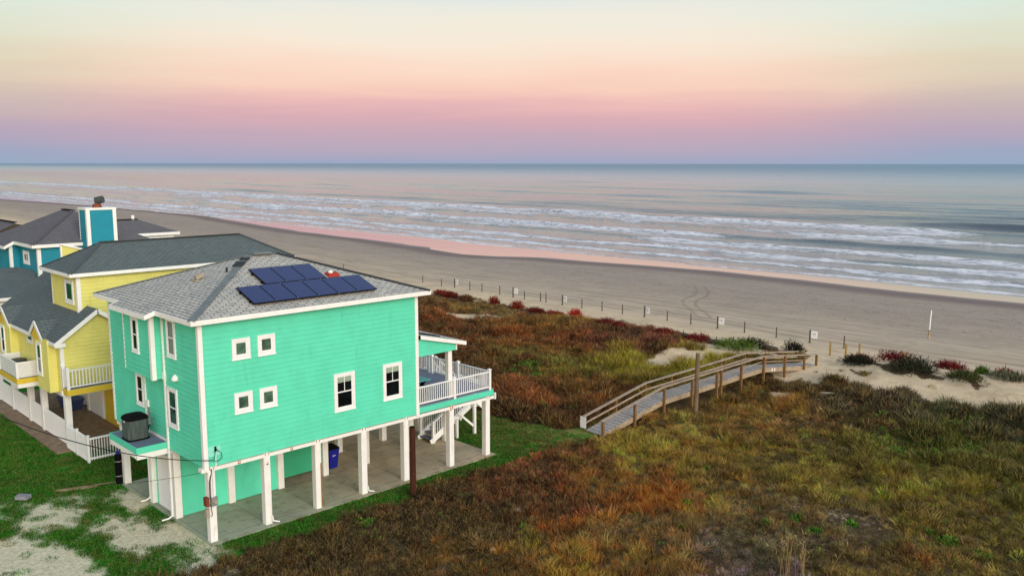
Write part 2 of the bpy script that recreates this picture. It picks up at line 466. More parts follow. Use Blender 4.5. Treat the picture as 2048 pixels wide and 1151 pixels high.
def beach_material():
    m, t = newmat('beach_sand')
    pos = t.n('ShaderNodeNewGeometry').outputs['Position']
    xyz = t.n('ShaderNodeSeparateXYZ', Vector=pos)
    x, y = xyz.outputs[0], xyz.outputs[1]
    wet = t.n('ShaderNodeAttribute', _attribute_name='wet').outputs['Fac']
    col, n2, n3 = sand_colour(t, pos, x, y)
    nn = t.noise(pos, .9, 4)
    tr = track(t, x, y, [(61.5, 17.5), (64.5, 20.2), (67.5, 23.2), (71, 25.6), (76, 27.4), (84, 33.0)], 1.7, .34)
    tr2 = track(t, x, y, [(60.5, 21), (64, 27), (67, 36), (69, 46)], 1.7, .3)
    brk = t.rng(nn, .36, .5)
    for k_, (pts, g_, amt) in enumerate([
        ([(-40, 60.2), (0, 59.6), (20, 60.6), (45, 59.4), (90, 60.5), (160, 61.5), (300, 66)], 1.8, .42),
        ([(-40, 63.6), (-10, 64.6), (15, 63.2), (40, 62.4), (80, 63.8), (160, 66), (300, 70)], 1.7, .38),
        ([(-40, 70), (0, 72.5), (30, 69.0), (60, 66.5), (110, 68), (200, 73)], 1.8, .30),
        ([(-40, 78), (10, 79), (60, 74), (120, 76), (220, 84)], 1.8, .22)]):
        lt = track(t, y, x, pts, g_, .30)
        col = t.mix(t.math('MULTIPLY', lt, t.math('MULTIPLY', t.rng(t.noise(pos, .35+.1*k_, 3), .34, .52), amt)), col, lin(118, 98, 78) if k_ != 1 else lin(226, 208, 178))
    col = t.mix(t.math('MULTIPLY', tr, t.math('MULTIPLY', brk, .42)), col, lin(132, 106, 80))
    col = t.mix(t.math('MULTIPLY', tr2, t.math('MULTIPLY', brk, .3)), col, lin(118, 96, 74))
    # dark weed wisps
    wv = t.n('ShaderNodeTexNoise', Vector=t.scale(pos, (1.6, .5, 1)), Scale=1.0, Detail=3.0).outputs[0]
    spk = t.noise(pos, 3.2, 3, .6)
    weed = t.math('MULTIPLY', t.math('MULTIPLY', t.rng(wv, .53, .62), t.rng(spk, .53, .62)), t.math('MULTIPLY', t.rng(x, 68, 74), t.rng(x, 97, 90)))
    col = t.mix(t.math('MULTIPLY', weed, .75), col, lin(74, 66, 54))
    w = t.rng(t.math('ADD', wet, t.math('MULTIPLY', t.math('SUBTRACT', nn, .5), .25)), .3, .85)
    col = t.mix(w, col, lin(128, 112, 106))
    w2 = t.rng(wet, .9, 1.0)
    finish(t, col, t.math('SUBTRACT', .95, t.math('MULTIPLY', w2, .5)), bump=n2, bstr=.25, bdist=.04, spec=.2)
    return m

# breakers and swell
def crest(y, base, seed, wob=7.0):
    return base + wob*(fbm(y/55.+seed, seed*1.7+0*y, 3)-.5)*2 + 3.0*(fbm(y/11.+seed*3, seed+0*y, 3)-.5)
LINES = [ # x, height, half width, foam reach shoreward, seed, start y, end y of the broken part
    (212, .75, 4.5, 42, 1.3, 28, 900), (186, .45, 4.0, 16, 7.7, -90, 58), (160, .85, 4.0, 22, 2.1, 66, 330), (146, .5, 3.2, 14, 8.4, -90, 74),
    (131, .42, 2.6, 10, 4.2, -90, 900), (119, .25, 1.8, 6, 5.9, -90, 900), (110.5, .09, 1.2, 2.4, 6.6, -90, 900)]
def sea_state(X, Y):
    Z = SEA+.017*np.maximum(0, 113-X); F = np.zeros_like(X)
    for (bx, h, w, reach, sd, ya, yb) in LINES:
        c = crest(Y, bx, sd, 5.0 if bx > 125 else 2.5)
        d = X-c
        lump = .35+.9*fbm(Y/30.+sd*2, sd+0*Y, 3)
        prof = np.where(d > 0, np.exp(-(d/(w*2.2))**2), np.exp(-(d/(w*.62))**2))
        Z += 1.25*h*lump*prof
        on = ss(ya, ya+18, Y)*ss(yb+30, yb, Y)
        br = fbm(X/7.+sd, Y/16.+sd, 3)
        st = 4.0*np.maximum(0, fbm(Y/24.+sd*5, sd+0*Y, 3)-.40)*w/2.5
        f = on*ss(.8, -.9, d+st)*ss(-reach*1.1, -reach*.25, d + (br-.5)*reach*1.1)
        F = np.maximum(F, f*(.30+.75*br)+.45*on*np.exp(-((d+st+1.2)/1.4)**2))
        # spilled foam left seaward of the crest
        F = np.maximum(F, on*.28*ss(0, 3, d)*ss(10, 4, d)*br)
        Z += .38*f*(fbm(X/1.6+sd, Y/2.6, 3)-.35)
    # old foam lace in the inner surf
    lace = ss(.50, .66, fbm(X/3.0, Y/13., 4))*ss(108, 113, X)*ss(206, 150, X)
    F = np.maximum(F, .46*lace)
    k = ss(205, 235, X)
    for (lam, a, sd) in ((15.5, .20, .3), (23.0, .30, 2.2), (9.0, .09, 5.1)):
        ph = 2*np.pi*(X/lam + 1.5*fbm(Y/190.+sd, X/300.+sd, 2)) + sd
        g = fbm(X/40.+sd, Y/170.+sd, 3)
        Z += k*a*2.1*(.35+1.2*ss(.3, .7, g))*(np.maximum(0, .5+.5*np.sin(ph))**2.6)*np.clip(1.2-(X-220)/1500., .0, 1)
    # one clear unbroken swell on the right
    c = crest(Y, 228, 9.9, 3.0); d = X-c
    Z += .62*ss(95, 30, Y)*np.where(d > 0, np.exp(-(d/6.)**2), np.exp(-(d/2.2)**2))
    c = crest(Y, 262, 11.9, 4.0); d = X-c
    Z += .38*ss(150, 60, Y)*np.where(d > 0, np.exp(-(d/6.)**2), np.exp(-(d/2.2)**2))
    return Z, F

def sea_material():
    m, t = newmat('sea_water')
    pos = t.n('ShaderNodeNewGeometry').outputs['Position']
    xyz = t.n('ShaderNodeSeparateXYZ', Vector=pos)
    x = xyz.outputs[0]
    foam = t.n('ShaderNodeAttribute', _attribute_name='foam').outputs['Fac']
    nA = t.noise(t.scale(pos, (1.0, .45, 1)), .55, 6, .68, .6)
    nB = t.noise(t.scale(pos, (1.0, .4, 1)), 1.5, 5, .7)
    fm = t.math('ADD', foam, t.math('MULTIPLY', t.math('SUBTRACT', nA, .5), 1.1))
    fm = t.rng(t.math('ADD', fm, t.math('MULTIPLY', t.math('SUBTRACT', nB, .5), .7)), .34, .80)
    lace = t.noise(t.scale(pos, (1.0, .30, 1)), .95, 6, .72, .8)
    fm = t.math('MULTIPLY', fm, t.rng(lace, .36, .56, .22, 1.0))
    rip = t.noise(t.scale(pos, (1.0, .28, 1)), .42, 7, .68, .3)
    rip2 = t.noise(t.scale(pos, (1.0, .22, 1)), .09, 4, .6)
    calm = t.rng(x, 104, 114)
    hgt = t.math('ADD', t.math('MULTIPLY', t.math('MULTIPLY', rip, calm), t.rng(x, 110, 240, .26, .55)), t.math('MULTIPLY', t.math('MULTIPLY', rip2, t.rng(x, 180, 300, .1, 1)), t.rng(t.math('LOGARITHM', x, 10.0), 2.45, 3.4, .95, 5.0)))
    hgt = t.math('ADD', hgt, t.math('MULTIPLY', fm, t.math('MULTIPLY', nB, .5)))
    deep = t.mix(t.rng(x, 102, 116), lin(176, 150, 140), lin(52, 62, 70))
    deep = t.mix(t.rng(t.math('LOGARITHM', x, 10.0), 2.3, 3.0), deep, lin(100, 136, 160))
    col = t.mix(fm, deep, lin(240, 238, 242))
    ro = t.math('ADD', .06, t.math('MULTIPLY', fm, .6))
    ro = t.math('ADD', ro, t.rng(t.math('LOGARITHM', x, 10.0), 2.3, 3.7, 0, .36))
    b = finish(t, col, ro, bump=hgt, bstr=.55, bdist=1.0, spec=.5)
    t.t.links.new(t.rng(t.math('LOGARITHM', x, 10.0), 2.35, 3.35, 1.8, 1.36), b.inputs['IOR'])
    return m

xs_land = np.concatenate([spread(-70, -12, 4)[:-1], spread(-12, 56, .45)])
xs_land = xs_land[xs_land < 55.8]; xs_land = np.append(xs_land, 56.0)
ys_land = np.concatenate([-spread(40, 300, 3, 1.15)[::-1], spread(-39.5, 50, .45), spread(51, 1200, 1.2, 1.05)])
grid_mesh('ground', xs_land, ys_land, height, {'lawn': z_lawn, 'gravel': z_gravel, 'sand': z_sand}, ground_material())
xs_b = np.concatenate([spread(56, 88, .7)[:-1], spread(88.5, 116, .5)])
ys_b = np.concatenate([-spread(40, 300, 3, 1.15)[::-1], spread(-39, 130, .9), spread(132, 6000, 2.5, 1.05)])
grid_mesh('beach', xs_b, ys_b, height, {'wet': lambda x, y: 1-ss(0, 14, waterline(y)-x)}, beach_material())
xs_s = np.concatenate([spread(86, 240, .75)[:-1], spread(240, 45000, .9, 1.022)])
ys_s = np.concatenate([-spread(60, 45000, 3, 1.2)[::-1], spread(-57, 330, 1.7), spread(333, 60000, 3, 1.075)])
_ss = {}
def sea_z(X, Y):
    Z, F = sea_state(X, Y); _ss['f'] = F; return Z
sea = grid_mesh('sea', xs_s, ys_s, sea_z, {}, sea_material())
a = sea.data.attributes.new('foam', 'FLOAT', 'POINT'); a.data.foreach_set('value', _ss['f'].astype(np.float32).ravel())

# ------------------------------------------------------------------ shared building parts
def basis(n):
    """wall direction u (left to right as seen from outside) for outward normal n"""
    return (-n[1], n[0])
def window(parent, o, n, w, h, z, kind='double', pane='glass', trim=.11, blind=False, grid=False):
    """o = lower left corner on the wall seen from outside, at height z"""
    u = basis(n)
    P = lambda s, off, zz: (o[0]+u[0]*s+n[0]*off, o[1]+u[1]*s+n[1]*off, zz)
    def slab(mb, s0, s1, z0, z1, d0, d1):
        mb.hexa([P(s0, d0, z0), P(s1, d0, z0), P(s1, d1, z0), P(s0, d1, z0)], [P(s0, d0, z1), P(s1, d0, z1), P(s1, d1, z1), P(s0, d1, z1)])
    z0, z1 = z, z+h
    fr = MB()
    slab(fr, 0, trim, z0, z1, 0, .075); slab(fr, w-trim, w, z0, z1, 0, .075)
    slab(fr, trim, w-trim, z1-trim, z1, 0, .075); slab(fr, trim, w-trim, z0, z0+trim, 0, .075)
    win = fr.build('window', M['vinyl'], parent)
    st = MB(); t2 = .055
    a0, a1, b0, b1 = trim, w-trim, z0+trim, z1-trim
    slab(st, a0, a0+t2, b0, b1, .0, .060); slab(st, a1-t2, a1, b0, b1, .0, .060)
    slab(st, a0+t2, a1-t2, b1-t2, b1, .0, .060); slab(st, a0+t2, a1-t2, b0, b0+t2, .0, .060)
    mid = (b0+b1)/2
    if kind == 'double': slab(st, a0+t2, a1-t2, mid-.025, mid+.025, .0, .064)
    if kind == 'slider': slab(st, (a0+a1)/2-.025, (a0+a1)/2+.025, b0+t2, b1-t2, .0, .064)
    if grid: slab(st, (a0+a1)/2-.015, (a0+a1)/2+.015, mid, b1-t2, .0, .058)
    st.build('sash', M['vinyl'], win)
    g = MB(); g.face([P(a0, .045, b0), P(a1, .045, b0), P(a1, .045, b1), P(a0, .045, b1)])
    g.build('pane', M[pane], win)
    sl = MB(); slab(sl, -.02, w+.02, z0-.035, z0, 0, .095); sl.build('sill', M['vinyl'], win)
    if blind:
        bl = MB(); slab(bl, a0+t2, a1-t2, b1-t2-.24, b1-t2, .047, .050); bl.build('blind', M['blind'], win)
    return win

def rail_run(parent, p, q, ztop, zbot, mat, gap=.115, bw=.035, name='railing', post_ends=(True, True), pw=.1, mids=()):
    """one railing section with balusters between two posts; z may differ at the two ends"""
    p = V3(*p); q = V3(*q)
    L = np.linalg.norm(q[:2]-p[:2]); d = (q-p)/L
    mb = MB()
    at = lambda s, zz: (p[0]+d[0]*s, p[1]+d[1]*s, p[2]+d[2]*s+zz)
    mb.beam(at(0, ztop), at(L, ztop), .07, .06); mb.beam(at(0, zbot), at(L, zbot), .045, .07)
    k = int(L/gap)
    for i in range(1, k):
        s = L*i/k; mb.beam(at(s, zbot), at(s, ztop), bw, bw)
    r = mb.build(name, mat, parent)
    return r

def rail_post(parent, x, y, z0, z1, mat, w=.12):
    mb = MB(); mb.box(x-w/2, x+w/2, y-w/2, y+w/2, z0, z1)
    mb.box(x-w/2-.02, x+w/2+.02, y-w/2-.02, y+w/2+.02, z1, z1+.03)
    b = [(x-w/2, y-w/2, z1+.03), (x+w/2, y-w/2, z1+.03), (x+w/2, y+w/2, z1+.03), (x-w/2, y+w/2, z1+.03)]
    for i in range(4): mb.face([b[i], b[(i+1) % 4], (x, y, z1+.08)])
    return mb.build('railing_post', mat, parent)

def roof_plane(mb, pts, eave, slope, mi=0):
    """polygon with UVs in metres: eave = unit direction along the eave, slope = unit direction up the slope"""
    e, s = V3(*eave), V3(*slope)
    mb.face(pts, [(float(V3(*p) @ e), float(V3(*p) @ s)) for p in pts], mi)

def hip_roof(mb, x0, x1, y0, y1, z, pitch, axis='x', ends=(True, True)):
    """hip roof top faces; returns ridge end points"""
    if axis == 'x':
        r = (y1-y0)/2; ym = (y0+y1)/2; zr = z+pitch*r
        A = (x0+(r if ends[0] else 0), ym, zr); B = (x1-(r if ends[1] else 0), ym, zr)
        k = 1/math.hypot(1, pitch); c = pitch*k
        roof_plane(mb, [(x0, y0, z), (x1, y0, z), B, A], (1, 0, 0), (0, k, c))
        roof_plane(mb, [(x1, y1, z), (x0, y1, z), A, B], (1, 0, 0), (0, -k, c))
        if ends[0]: roof_plane(mb, [(x0, y1, z), (x0, y0, z), A], (0, 1, 0), (k, 0, c))
        if ends[1]: roof_plane(mb, [(x1, y0, z), (x1, y1, z), B], (0, 1, 0), (-k, 0, c))
    else:
        r = (x1-x0)/2; xm = (x0+x1)/2; zr = z+pitch*r
        A = (xm, y0+(r if ends[0] else 0), zr); B = (xm, y1-(r if ends[1] else 0), zr)
        k = 1/math.hypot(1, pitch); c = pitch*k
        roof_plane(mb, [(x0, y1, z), (x0, y0, z), A, B], (0, 1, 0), (k, 0, c))
        roof_plane(mb, [(x1, y0, z), (x1, y1, z), B, A], (0, 1, 0), (-k, 0, c))
        if ends[0]: roof_plane(mb, [(x0, y0, z), (x1, y0, z), A], (1, 0, 0), (0, k, c))
        if ends[1]: roof_plane(mb, [(x1, y1, z), (x0, y1, z), B], (1, 0, 0), (0, -k, c))
    mb.face([(x0, y0, z-.17), (x0, y1, z-.17), (x1, y1, z-.17), (x1, y0, z-.17)])
    return A, B
def fascia_rect(x0, x1, y0, y1, z0, z1, t=.03):
    mb = MB()
    mb.box(x0-t, x1+t, y0-t, y0, z0, z1); mb.box(x0-t, x1+t, y1, y1+t, z0, z1)
    mb.box(x0-t, x0, y0, y1, z0, z1); mb.box(x1, x1+t, y0, y1, z0, z1)
    return mb
def corner_board(parent, x, y, z0, z1, sx, sy, w=.13, t=.045, mat='white'):
    """L-shaped corner trim; sx, sy = outward signs of the two faces"""
    mb = MB()
    mb.box(x, x-sx*w, y, y+sy*t, z0, z1) if sy else None
    mb.box(x, x+sx*t, y+sy*t, y-sy*w, z0, z1) if sx else None
    return mb.build('corner_board', M[mat], parent)
def cap_line(mb, p, q, w=.30, h=.03):
    mb.beam((p[0], p[1], p[2]+.012), (q[0], q[1], q[2]+.012), w, h)

# ================================================================== MINT HOUSE
L_, W_, ZB, ZT = 10.43, 9.08, 3.08, 8.74
hs = empty('stilt_house', (0, 0, 0), 'mint green two storey beach house on white pilings with rooftop solar panels', 'house')
FY, LX = (0, -1), (-1, 0)
mb = MB()
mb.box(.03, L_-.03, .03, W_-.03, ZB, ZT)                       # core behind the boards
mb.siding((0, 0), (1, 0), FY, L_, ZB, ZT)
mb.siding((0, W_), (0, -1), LX, W_, ZB, ZT)
mb.siding((L_, 0), (0, 1), (1, 0), W_, ZB, ZT)
mb.siding((L_, W_), (-1, 0), (0, 1), L_, ZB, ZT)
mb.build('wall', M['mint'], hs)
corner_board(hs, 0, 0, ZB-.12, ZT, -1, -1); corner_board(hs, L_, 0, ZB-.1, ZT, 1, -1)
corner_board(hs, 0, W_, ZB, ZT, -1, 1); corner_board(hs, L_, W_, ZB, ZT, 1, 1)
# upper bay on the left face
BX, B0, B1, BZ = -.46, 3.34, 6.18, 6.04
mb = MB(); mb.box(BX+.03, .02, B0+.03, B1-.03, BZ, ZT)
mb.siding((BX, B1), (0, -1), LX, B1-B0, BZ, ZT)
mb.siding((BX, B0), (1, 0), FY, -BX, BZ, ZT); mb.siding((0, B1), (-1, 0), (0, 1), -BX, BZ, ZT)
bay = mb.build('bay', M['mint'], hs)
def cb_sub(par, x, y, z0, z1, sx, sy): return corner_board(par, x, y, z0, z1, sx, sy)
cb_sub(bay, BX, B0, BZ-.03, ZT, -1, -1)
mb = MB(); mb.box(BX-.03, BX+.02, B1-.06, B1+.03, BZ, ZT); mb.build('corner_board', M['white'], bay)
# roof
X0, X1, Y0, Y1, ZE, PI_ = -.45, 10.88, -.45, 9.53, 8.92, .345
mb = MB(); A, B = hip_roof(mb, X0, X1, Y0, Y1, ZE, PI_, 'x')
k = 1/math.hypot(1, PI_); c = PI_*k; TX, T0, T1 = -.86, 2.83, 6.5; zt = ZE-PI_*.41
roof_plane(mb, [(TX, T1, zt), (TX, T0, zt), (X0, T0, ZE), (X0, T1, ZE)], (0, 1, 0), (k, 0, c))
mb.face([(TX, T0, zt-.17), (TX, T1, zt-.17), (X0, T1, ZE-.17), (X0, T0, ZE-.17)])
roof = mb.build('roof', M['shingle'], hs)
mb = MB()
for a_, b_ in ((A, B), ((X0, Y0, ZE), A), ((X0, Y1, ZE), A)): cap_line(mb, a_, b_)
mb.build_each('ridge_cap', M['ridge'], roof)
mb = MB(); cap_line(mb, (X1, Y0, ZE), B, .26, .05); cap_line(mb, (X1, Y1, ZE), B, .26, .07); mb.build_each('ridge_cap', M['ridge_dark'], roof)
mb = MB(); mb.box(A[0]+.15, A[0]+1.0, A[1]-.28, A[1]+.28, A[2]+.03, A[2]+.10); mb.build('ridge_vent', M['ridge'], roof)
mb = MB(); mb.beam((3.45, 3.50, 10.33), (3.86, 3.86, 10.46), .42, .05); mb.build('shingle_patch', M['ridge_dark'], roof)
mb = MB(); mb.beam((4.02, 4.02, 10.52), (4.26, 4.22, 10.58), .40, .04); mb.build('shingle_patch', M['ridge_dark'], roof)
mb = MB(); t_ = .03
z1_ = ZE+.01; z0_ = ZE-.18
mb.box(X0-t_, X1+t_, Y0-t_, Y0, z0_, z1_); mb.box(X0-t_, X1+t_, Y1, Y1+t_, z0_, z1_); mb.box(X1, X1+t_, Y0, Y1, z0_, z1_)
mb.box(X0-t_, X0, Y0, T0, z0_, z1_); mb.box(X0-t_, X0, T1, Y1, z0_, z1_)
mb.box(TX-t_, TX, T0-t_, T1+t_, zt-.17, zt+.01)
for yy in (T0-t_, T1):
    mb.hexa([(TX, yy, zt-.17), (X0, yy, ZE-.17), (X0, yy+t_, ZE-.17), (TX, yy+t_, zt-.17)], [(TX, yy, zt+.01), (X0, yy, ZE+.01), (X0, yy+t_, ZE+.01), (TX, yy+t_, zt+.01)])
mb.build('fascia', M['white'], hs)
# roof fittings on the left slope
def left_slope(x): return ZE+PI_*(x-X0)
mb = MB(); px, py = 2.05, 4.3; z = left_slope(px)
mb.beam((px-.12, py, z+.10), (px+.22, py, z+.22), .26, .16); mb.box(px-.20, px+.1, py-.2, py+.2, z-.06, z+.02); mb.build('roof_vent', M['tan'], hs)
mb = MB(); px, py = 3.0, 3.55; z = left_slope(px); mb.cyl((px, py, z-.05), (px, py, z+.2), .05, .05, 8); mb.build('vent_pipe', M['ridge_dark'], hs)
# orange-red vent between the two panel rows
def front_slope(y): return ZE+PI_*(y-Y0)
mb = MB(); vx, vy = 7.2, 1.95; z = front_slope(vy)
mb.hexa([(vx-.3, vy-.2, front_slope(vy-.2)-.02), (vx+.3, vy-.2, front_slope(vy-.2)-.02), (vx+.3, vy+.2, front_slope(vy+.2)-.02), (vx-.3, vy+.2, front_slope(vy+.2)-.02)], [(vx-.24, vy-.15, z+.10), (vx+.24, vy-.15, z+.10), (vx+.24, vy+.15, z+.14), (vx-.24, vy+.15, z+.14)])
v_ = mb.build('roof_vent', M['red'], hs)
mb = MB(); mb.lathe([(.11, z+.10), (.10, z+.19), (.04, z+.22)], vx-.06, vy+.03, 10); mb.build('vent_cap', M['sign'], v_); tag(v_, 'orange red vent between the solar panels')
# solar panels
def sp(x, y): # top left corner in roof coordinates
    w, l = .980, 1.53; k2 = 1/math.hypot(1, PI_)
    P = lambda s, t, off: (x+s, y-t*k2-off*PI_*k2, front_slope(y-t*k2)+off*k2)
    fr = MB(); fr.hexa([P(0, l, .10), P(w, l, .10), P(w, 0, .10), P(0, 0, .10)], [P(0, l, .145), P(w, l, .145), P(w, 0, .145), P(0, 0, .145)])
    p = fr.build('solar_panel', M['black'], hs)
    ce = MB(); g = .022; ce.face([P(g, l-g, .1465), P(w-g, l-g, .1465), P(w-g, g, .1465), P(g, g, .1465)], [(0, 0), (w, 0), (w, l), (0, l)])
    ce.build('cell_sheet', M['solar'], p)
    ra = MB()
    for t in (.35, 1.18): ra.hexa([P(-.03, t+.03, .03), P(w+.03, t+.03, .03), P(w+.03, t, .03), P(-.03, t, .03)], [P(-.03, t+.03, .098), P(w+.03, t+.03, .098), P(w+.03, t, .098), P(-.03, t, .098)])
    ft = MB()
    for t in (.35, 1.18): ft.hexa([P(-.025, t+.031, 0), P(.05, t+.031, 0), P(.05, t, 0), P(-.025, t, 0)], [P(-.025, t+.031, .029), P(.05, t+.031, .029), P(.05, t, .029), P(-.025, t, .029)])
    ra.build_each('mounting_rail', M['black'], p); ft.build_each('mounting_foot', M['black'], p)
    cl = MB()
    for t in (.02, l-.06): cl.hexa([P(w-.02, t+.04, .147), P(w+.03, t+.04, .147), P(w+.03, t, .147), P(w-.02, t, .147)], [P(w-.02, t+.04, .152), P(w+.03, t+.04, .152), P(w+.03, t, .152), P(w-.02, t, .152)])
    cl.build_each('clamp', M['metal'], p)
for i in range(6): sp(2.34+i*.986, 1.50)
for i in range(3): sp(3.67+i*.986, 2.97)
# windows: front
for x in (1.29, 2.38): window(hs, (x, 0), FY, .77, .82, 7.13, 'single', 'frosted', .13)
for x in (1.30, 2.38): window(hs, (x, 0), FY, .77, .82, 4.97, 'single', 'frosted', .13)
for x in (5.85, 8.42): window(hs, (x, 0), FY, 1.06, 1.66, 4.11, 'double', 'glass', .12, True, True)
# windows: left face (lower left corner seen from outside has the larger y)
window(hs, (BX, 5.22), LX, .68, 1.50, 6.95, 'double', 'glass', .10)
window(hs, (0, 2.80), LX, .78, 1.60, 7.05, 'double', 'glassgreen', .10)
window(hs, (0, 6.28), LX, .76, 1.40, 4.40, 'double', 'glass', .10)
window(hs, (0, 3.04), LX, .92, 1.62, 4.14, 'double', 'glassgreen', .11)
# small fittings on the left wall
mb = MB(); mb.lathe([(.14, 6.18), (.15, 6.24), (.09, 6.36), (.02, 6.42)], -.1, 2.08, 10); mb.box(-.1, 0, 2.02, 2.14, 6.2, 6.32); mb.build('wall_vent', M['white'], hs)
mb = MB(); mb.box(-.07, 0, 5.40, 5.29, 3.36, 5.75); mb.box(-.10, -.03, 5.16, 5.00, 4.5, 4.78); mb.build('conduit', M['white'], hs)
mb = MB(); mb.box(-.09, -.02, 5.14, 5.02, 3.75, 4.05); mb.tube([(-.06, 5.08, 4.5), (-.06, 5.08, 4.05)], .025); mb.tube([(-.05, 5.0, 4.5), (-.04, 4.92, 4.2), (-.04, 4.7, 3.95), (-.04, 4.6, 3.7)], .012)
mb.tube([(-.08, 5.08, 3.78), (-.2, 5.15, 3.6), (-.35, 5.1, 3.55), (-.5, 5.3, 3.5)], .03); mb.build('disconnect_box', M['metal'], hs)
mb = MB(); mb.tube([(-.1, 5.3, 3.8), (-.12, 5.15, 3.62), (-.3, 5.05, 3.48), (-.45, 5.2, 3.42)], .05); mb.tube([(-.08, 5.1, 3.7), (-.2, 5.0, 3.45)], .06); mb.build('hose', M['black'], hs)
# downspouts with their elbows
mb = MB()
mb.box(-.09, -.02, 3.16, 3.26, .18, 8.72); mb.tube([(-.06, 3.21, .2), (-.18, 3.26, .10), (-.45, 3.33, .06)], .035); mb.box(-.12, 0, 3.12, 3.30, 6.0, 6.3)
mb.build('downspout', M['white'], hs)
mb = MB(); mb.box(.10, .16, 5.87, 5.95, .18, 2.95); mb.tube([(.12, 5.9, .2), (0, 5.95, .10), (-.25, 6.02, .06)], .035); mb.build('downspout', M['white'], hs)
# floor frame, beams and pilings
mb = MB(); mb.box(.02, L_, .02, W_, ZB-.05, ZB); mb.build('floor', M['tan'], hs)
PX = [.11, 2.48, 4.87, 7.23, 9.59, 12.37, 14.77]; PY = [.03, 3.22, 5.60, 8.75]; PWD = .285
for j, y in enumerate(PY):
    mb = MB(); mb.box(-.14 if j == 0 else .0, 15.32, y-.03, y+PWD-.02, 2.885, ZB-.052); mb.build('beam', M['post'], hs)
mb = MB()
for x in (1.35, 3.7): mb.box(x, x+.03, -.012, .0, 2.90, 3.03); mb.box(x+.08, x+.11, -.012, 0, 2.90, 3.03); mb.box(x+.03, x+.08, -.012, 0, 2.90, 2.93)
mb.build_each('hanger', M['rust'], hs)
for i, x in enumerate(PX):
    for j, y in enumerate(PY):
        if j in (1, 2) and 1 <= i <= 2 and j == 2: continue
        mb = MB(); mb.box(x, x+PWD, y, y+PWD, 0, 2.884)
        if j == 0: mb.box(x+.02, x+PWD-.02, y-.028, y-.002, 2.55, 3.07)
        p = mb.build('piling', M['post'], hs)
        if j == 0:
            st = MB()
            for s in (.05, .2): st.box(x+s, x+s+.03, y-.034, y-.0285, 2.95, 3.11)
            if i == 2: st.box(x+.235, x+.29, y-.004, y+.05, .02, 2.0)
            if i in (5,): st.box(x+.04, x+.10, y-.036, y-.0335, 2.82, 3.12); st.box(x+.16, x+.20, y-.036, y-.0335, 2.85, 3.1)
            st.build_each('rust_streak', M['rust'], p)
            if i in (1, 3): 
                d = MB(); d.tube([(x+PWD-.02, y-.05, .35), (x+PWD+.02, y-.05, .12), (x+PWD+.25, y-.16, .05)], .03); d.build('drain_pipe', M['white'], p)
            if i == 1:
                d = MB(); d.box(x+.1, x+.2, y-.036, y-.0285, 2.56, 2.60); d.beam((x+.11, y-.034, 2.55), (x+.19, y-.034, 2.68), .012, .008, up=(0, 1, 0)); d.build('bracket', M['rustmetal'], p)
# ground floor enclosure
mb = MB(); YI = 3.40
mb.siding((.34, YI), (1, 0), FY, 4.75, 0, 2.885); mb.box(.36, 5.05, YI+.03, YI+.12, 0, 2.885)
mb.box(.36, 7.4, 5.7, 5.8, 0, 2.885); mb.box(5.05, 5.12, 3.52, 5.7, 0, 2.885); mb.box(7.3, 7.4, 3.45, 5.7, 0, 2.885)
mb.siding((.34, 5.7), (0, -1), LX, .26, 0, 2.885); mb.siding((.34, 5.44), (0, -1), LX, 2.0, 2.42, 2.885); mb.box(.37, .45, 3.45, 5.7, 2.42, 2.885)
mb.box(5.0, 7.4, YI+.02, YI+.1, 2.45, 2.885)
mb.build('storage_wall', M['mint'], hs)
mb = MB(); z = 0
while z < 2.4: mb.hexa([(.30, 3.51, z), (.37, 3.51, z), (.37, 5.43, z), (.30, 5.43, z)], [(.33, 3.51, z+.085), (.37, 3.51, z+.085), (.37, 5.43, z+.085), (.33, 5.43, z+.085)]); z += .086
mb.build('roller_door', M['vinyl'], hs)
mb = MB(); z = .42
while z < 2.6: mb.hexa([(5.12, YI-.085, z), (7.3, YI-.085, z), (7.3, YI+.01, z), (5.12, YI+.01, z)], [(5.12, YI-.025, z+.17), (7.3, YI-.025, z+.17), (7.3, YI+.01, z+.17), (5.12, YI+.01, z+.17)]); z += .19
mb.build('garage_door', M['mint_door'], hs)
mb = MB(); mb.box(5.10, 5.12, YI-.08, YI, 0, 2.6); mb.box(7.3, 7.33, YI-.08, YI, 0, 2.6); mb.build_each('door_track', M['darkmetal'], hs)
# air conditioner platform on the left
mb = MB(); mb.box(-1.27, -.03, 3.35, 6.2, 3.30, 3.355); pf = mb.build('equipment_platform', M['deckgrey'], hs)
mb = MB(); mb.box(-1.31, -1.27, 3.31, 6.24, 3.10, 3.36); mb.box(-1.27, -.03, 3.31, 3.35, 3.10, 3.36); mb.box(-1.27, -.03, 6.2, 6.24, 3.10, 3.36); mb.build('rim_board', M['mint'], pf)
mb = MB(); mb.box(-1.29, -.03, 3.33, 3.5, 2.86, 3.098); mb.box(-1.29, -.03, 6.05, 6.22, 2.86, 3.098); mb.box(-1.305, -1.17, 3.505, 6.045, 2.90, 3.098); mb.build_each('platform_beam', M['white'], pf)
mb = MB(); mb.box(-.06, -.025, 3.36, 6.2, 3.36, 3.46); mb.build('flashing', M['white'], pf)
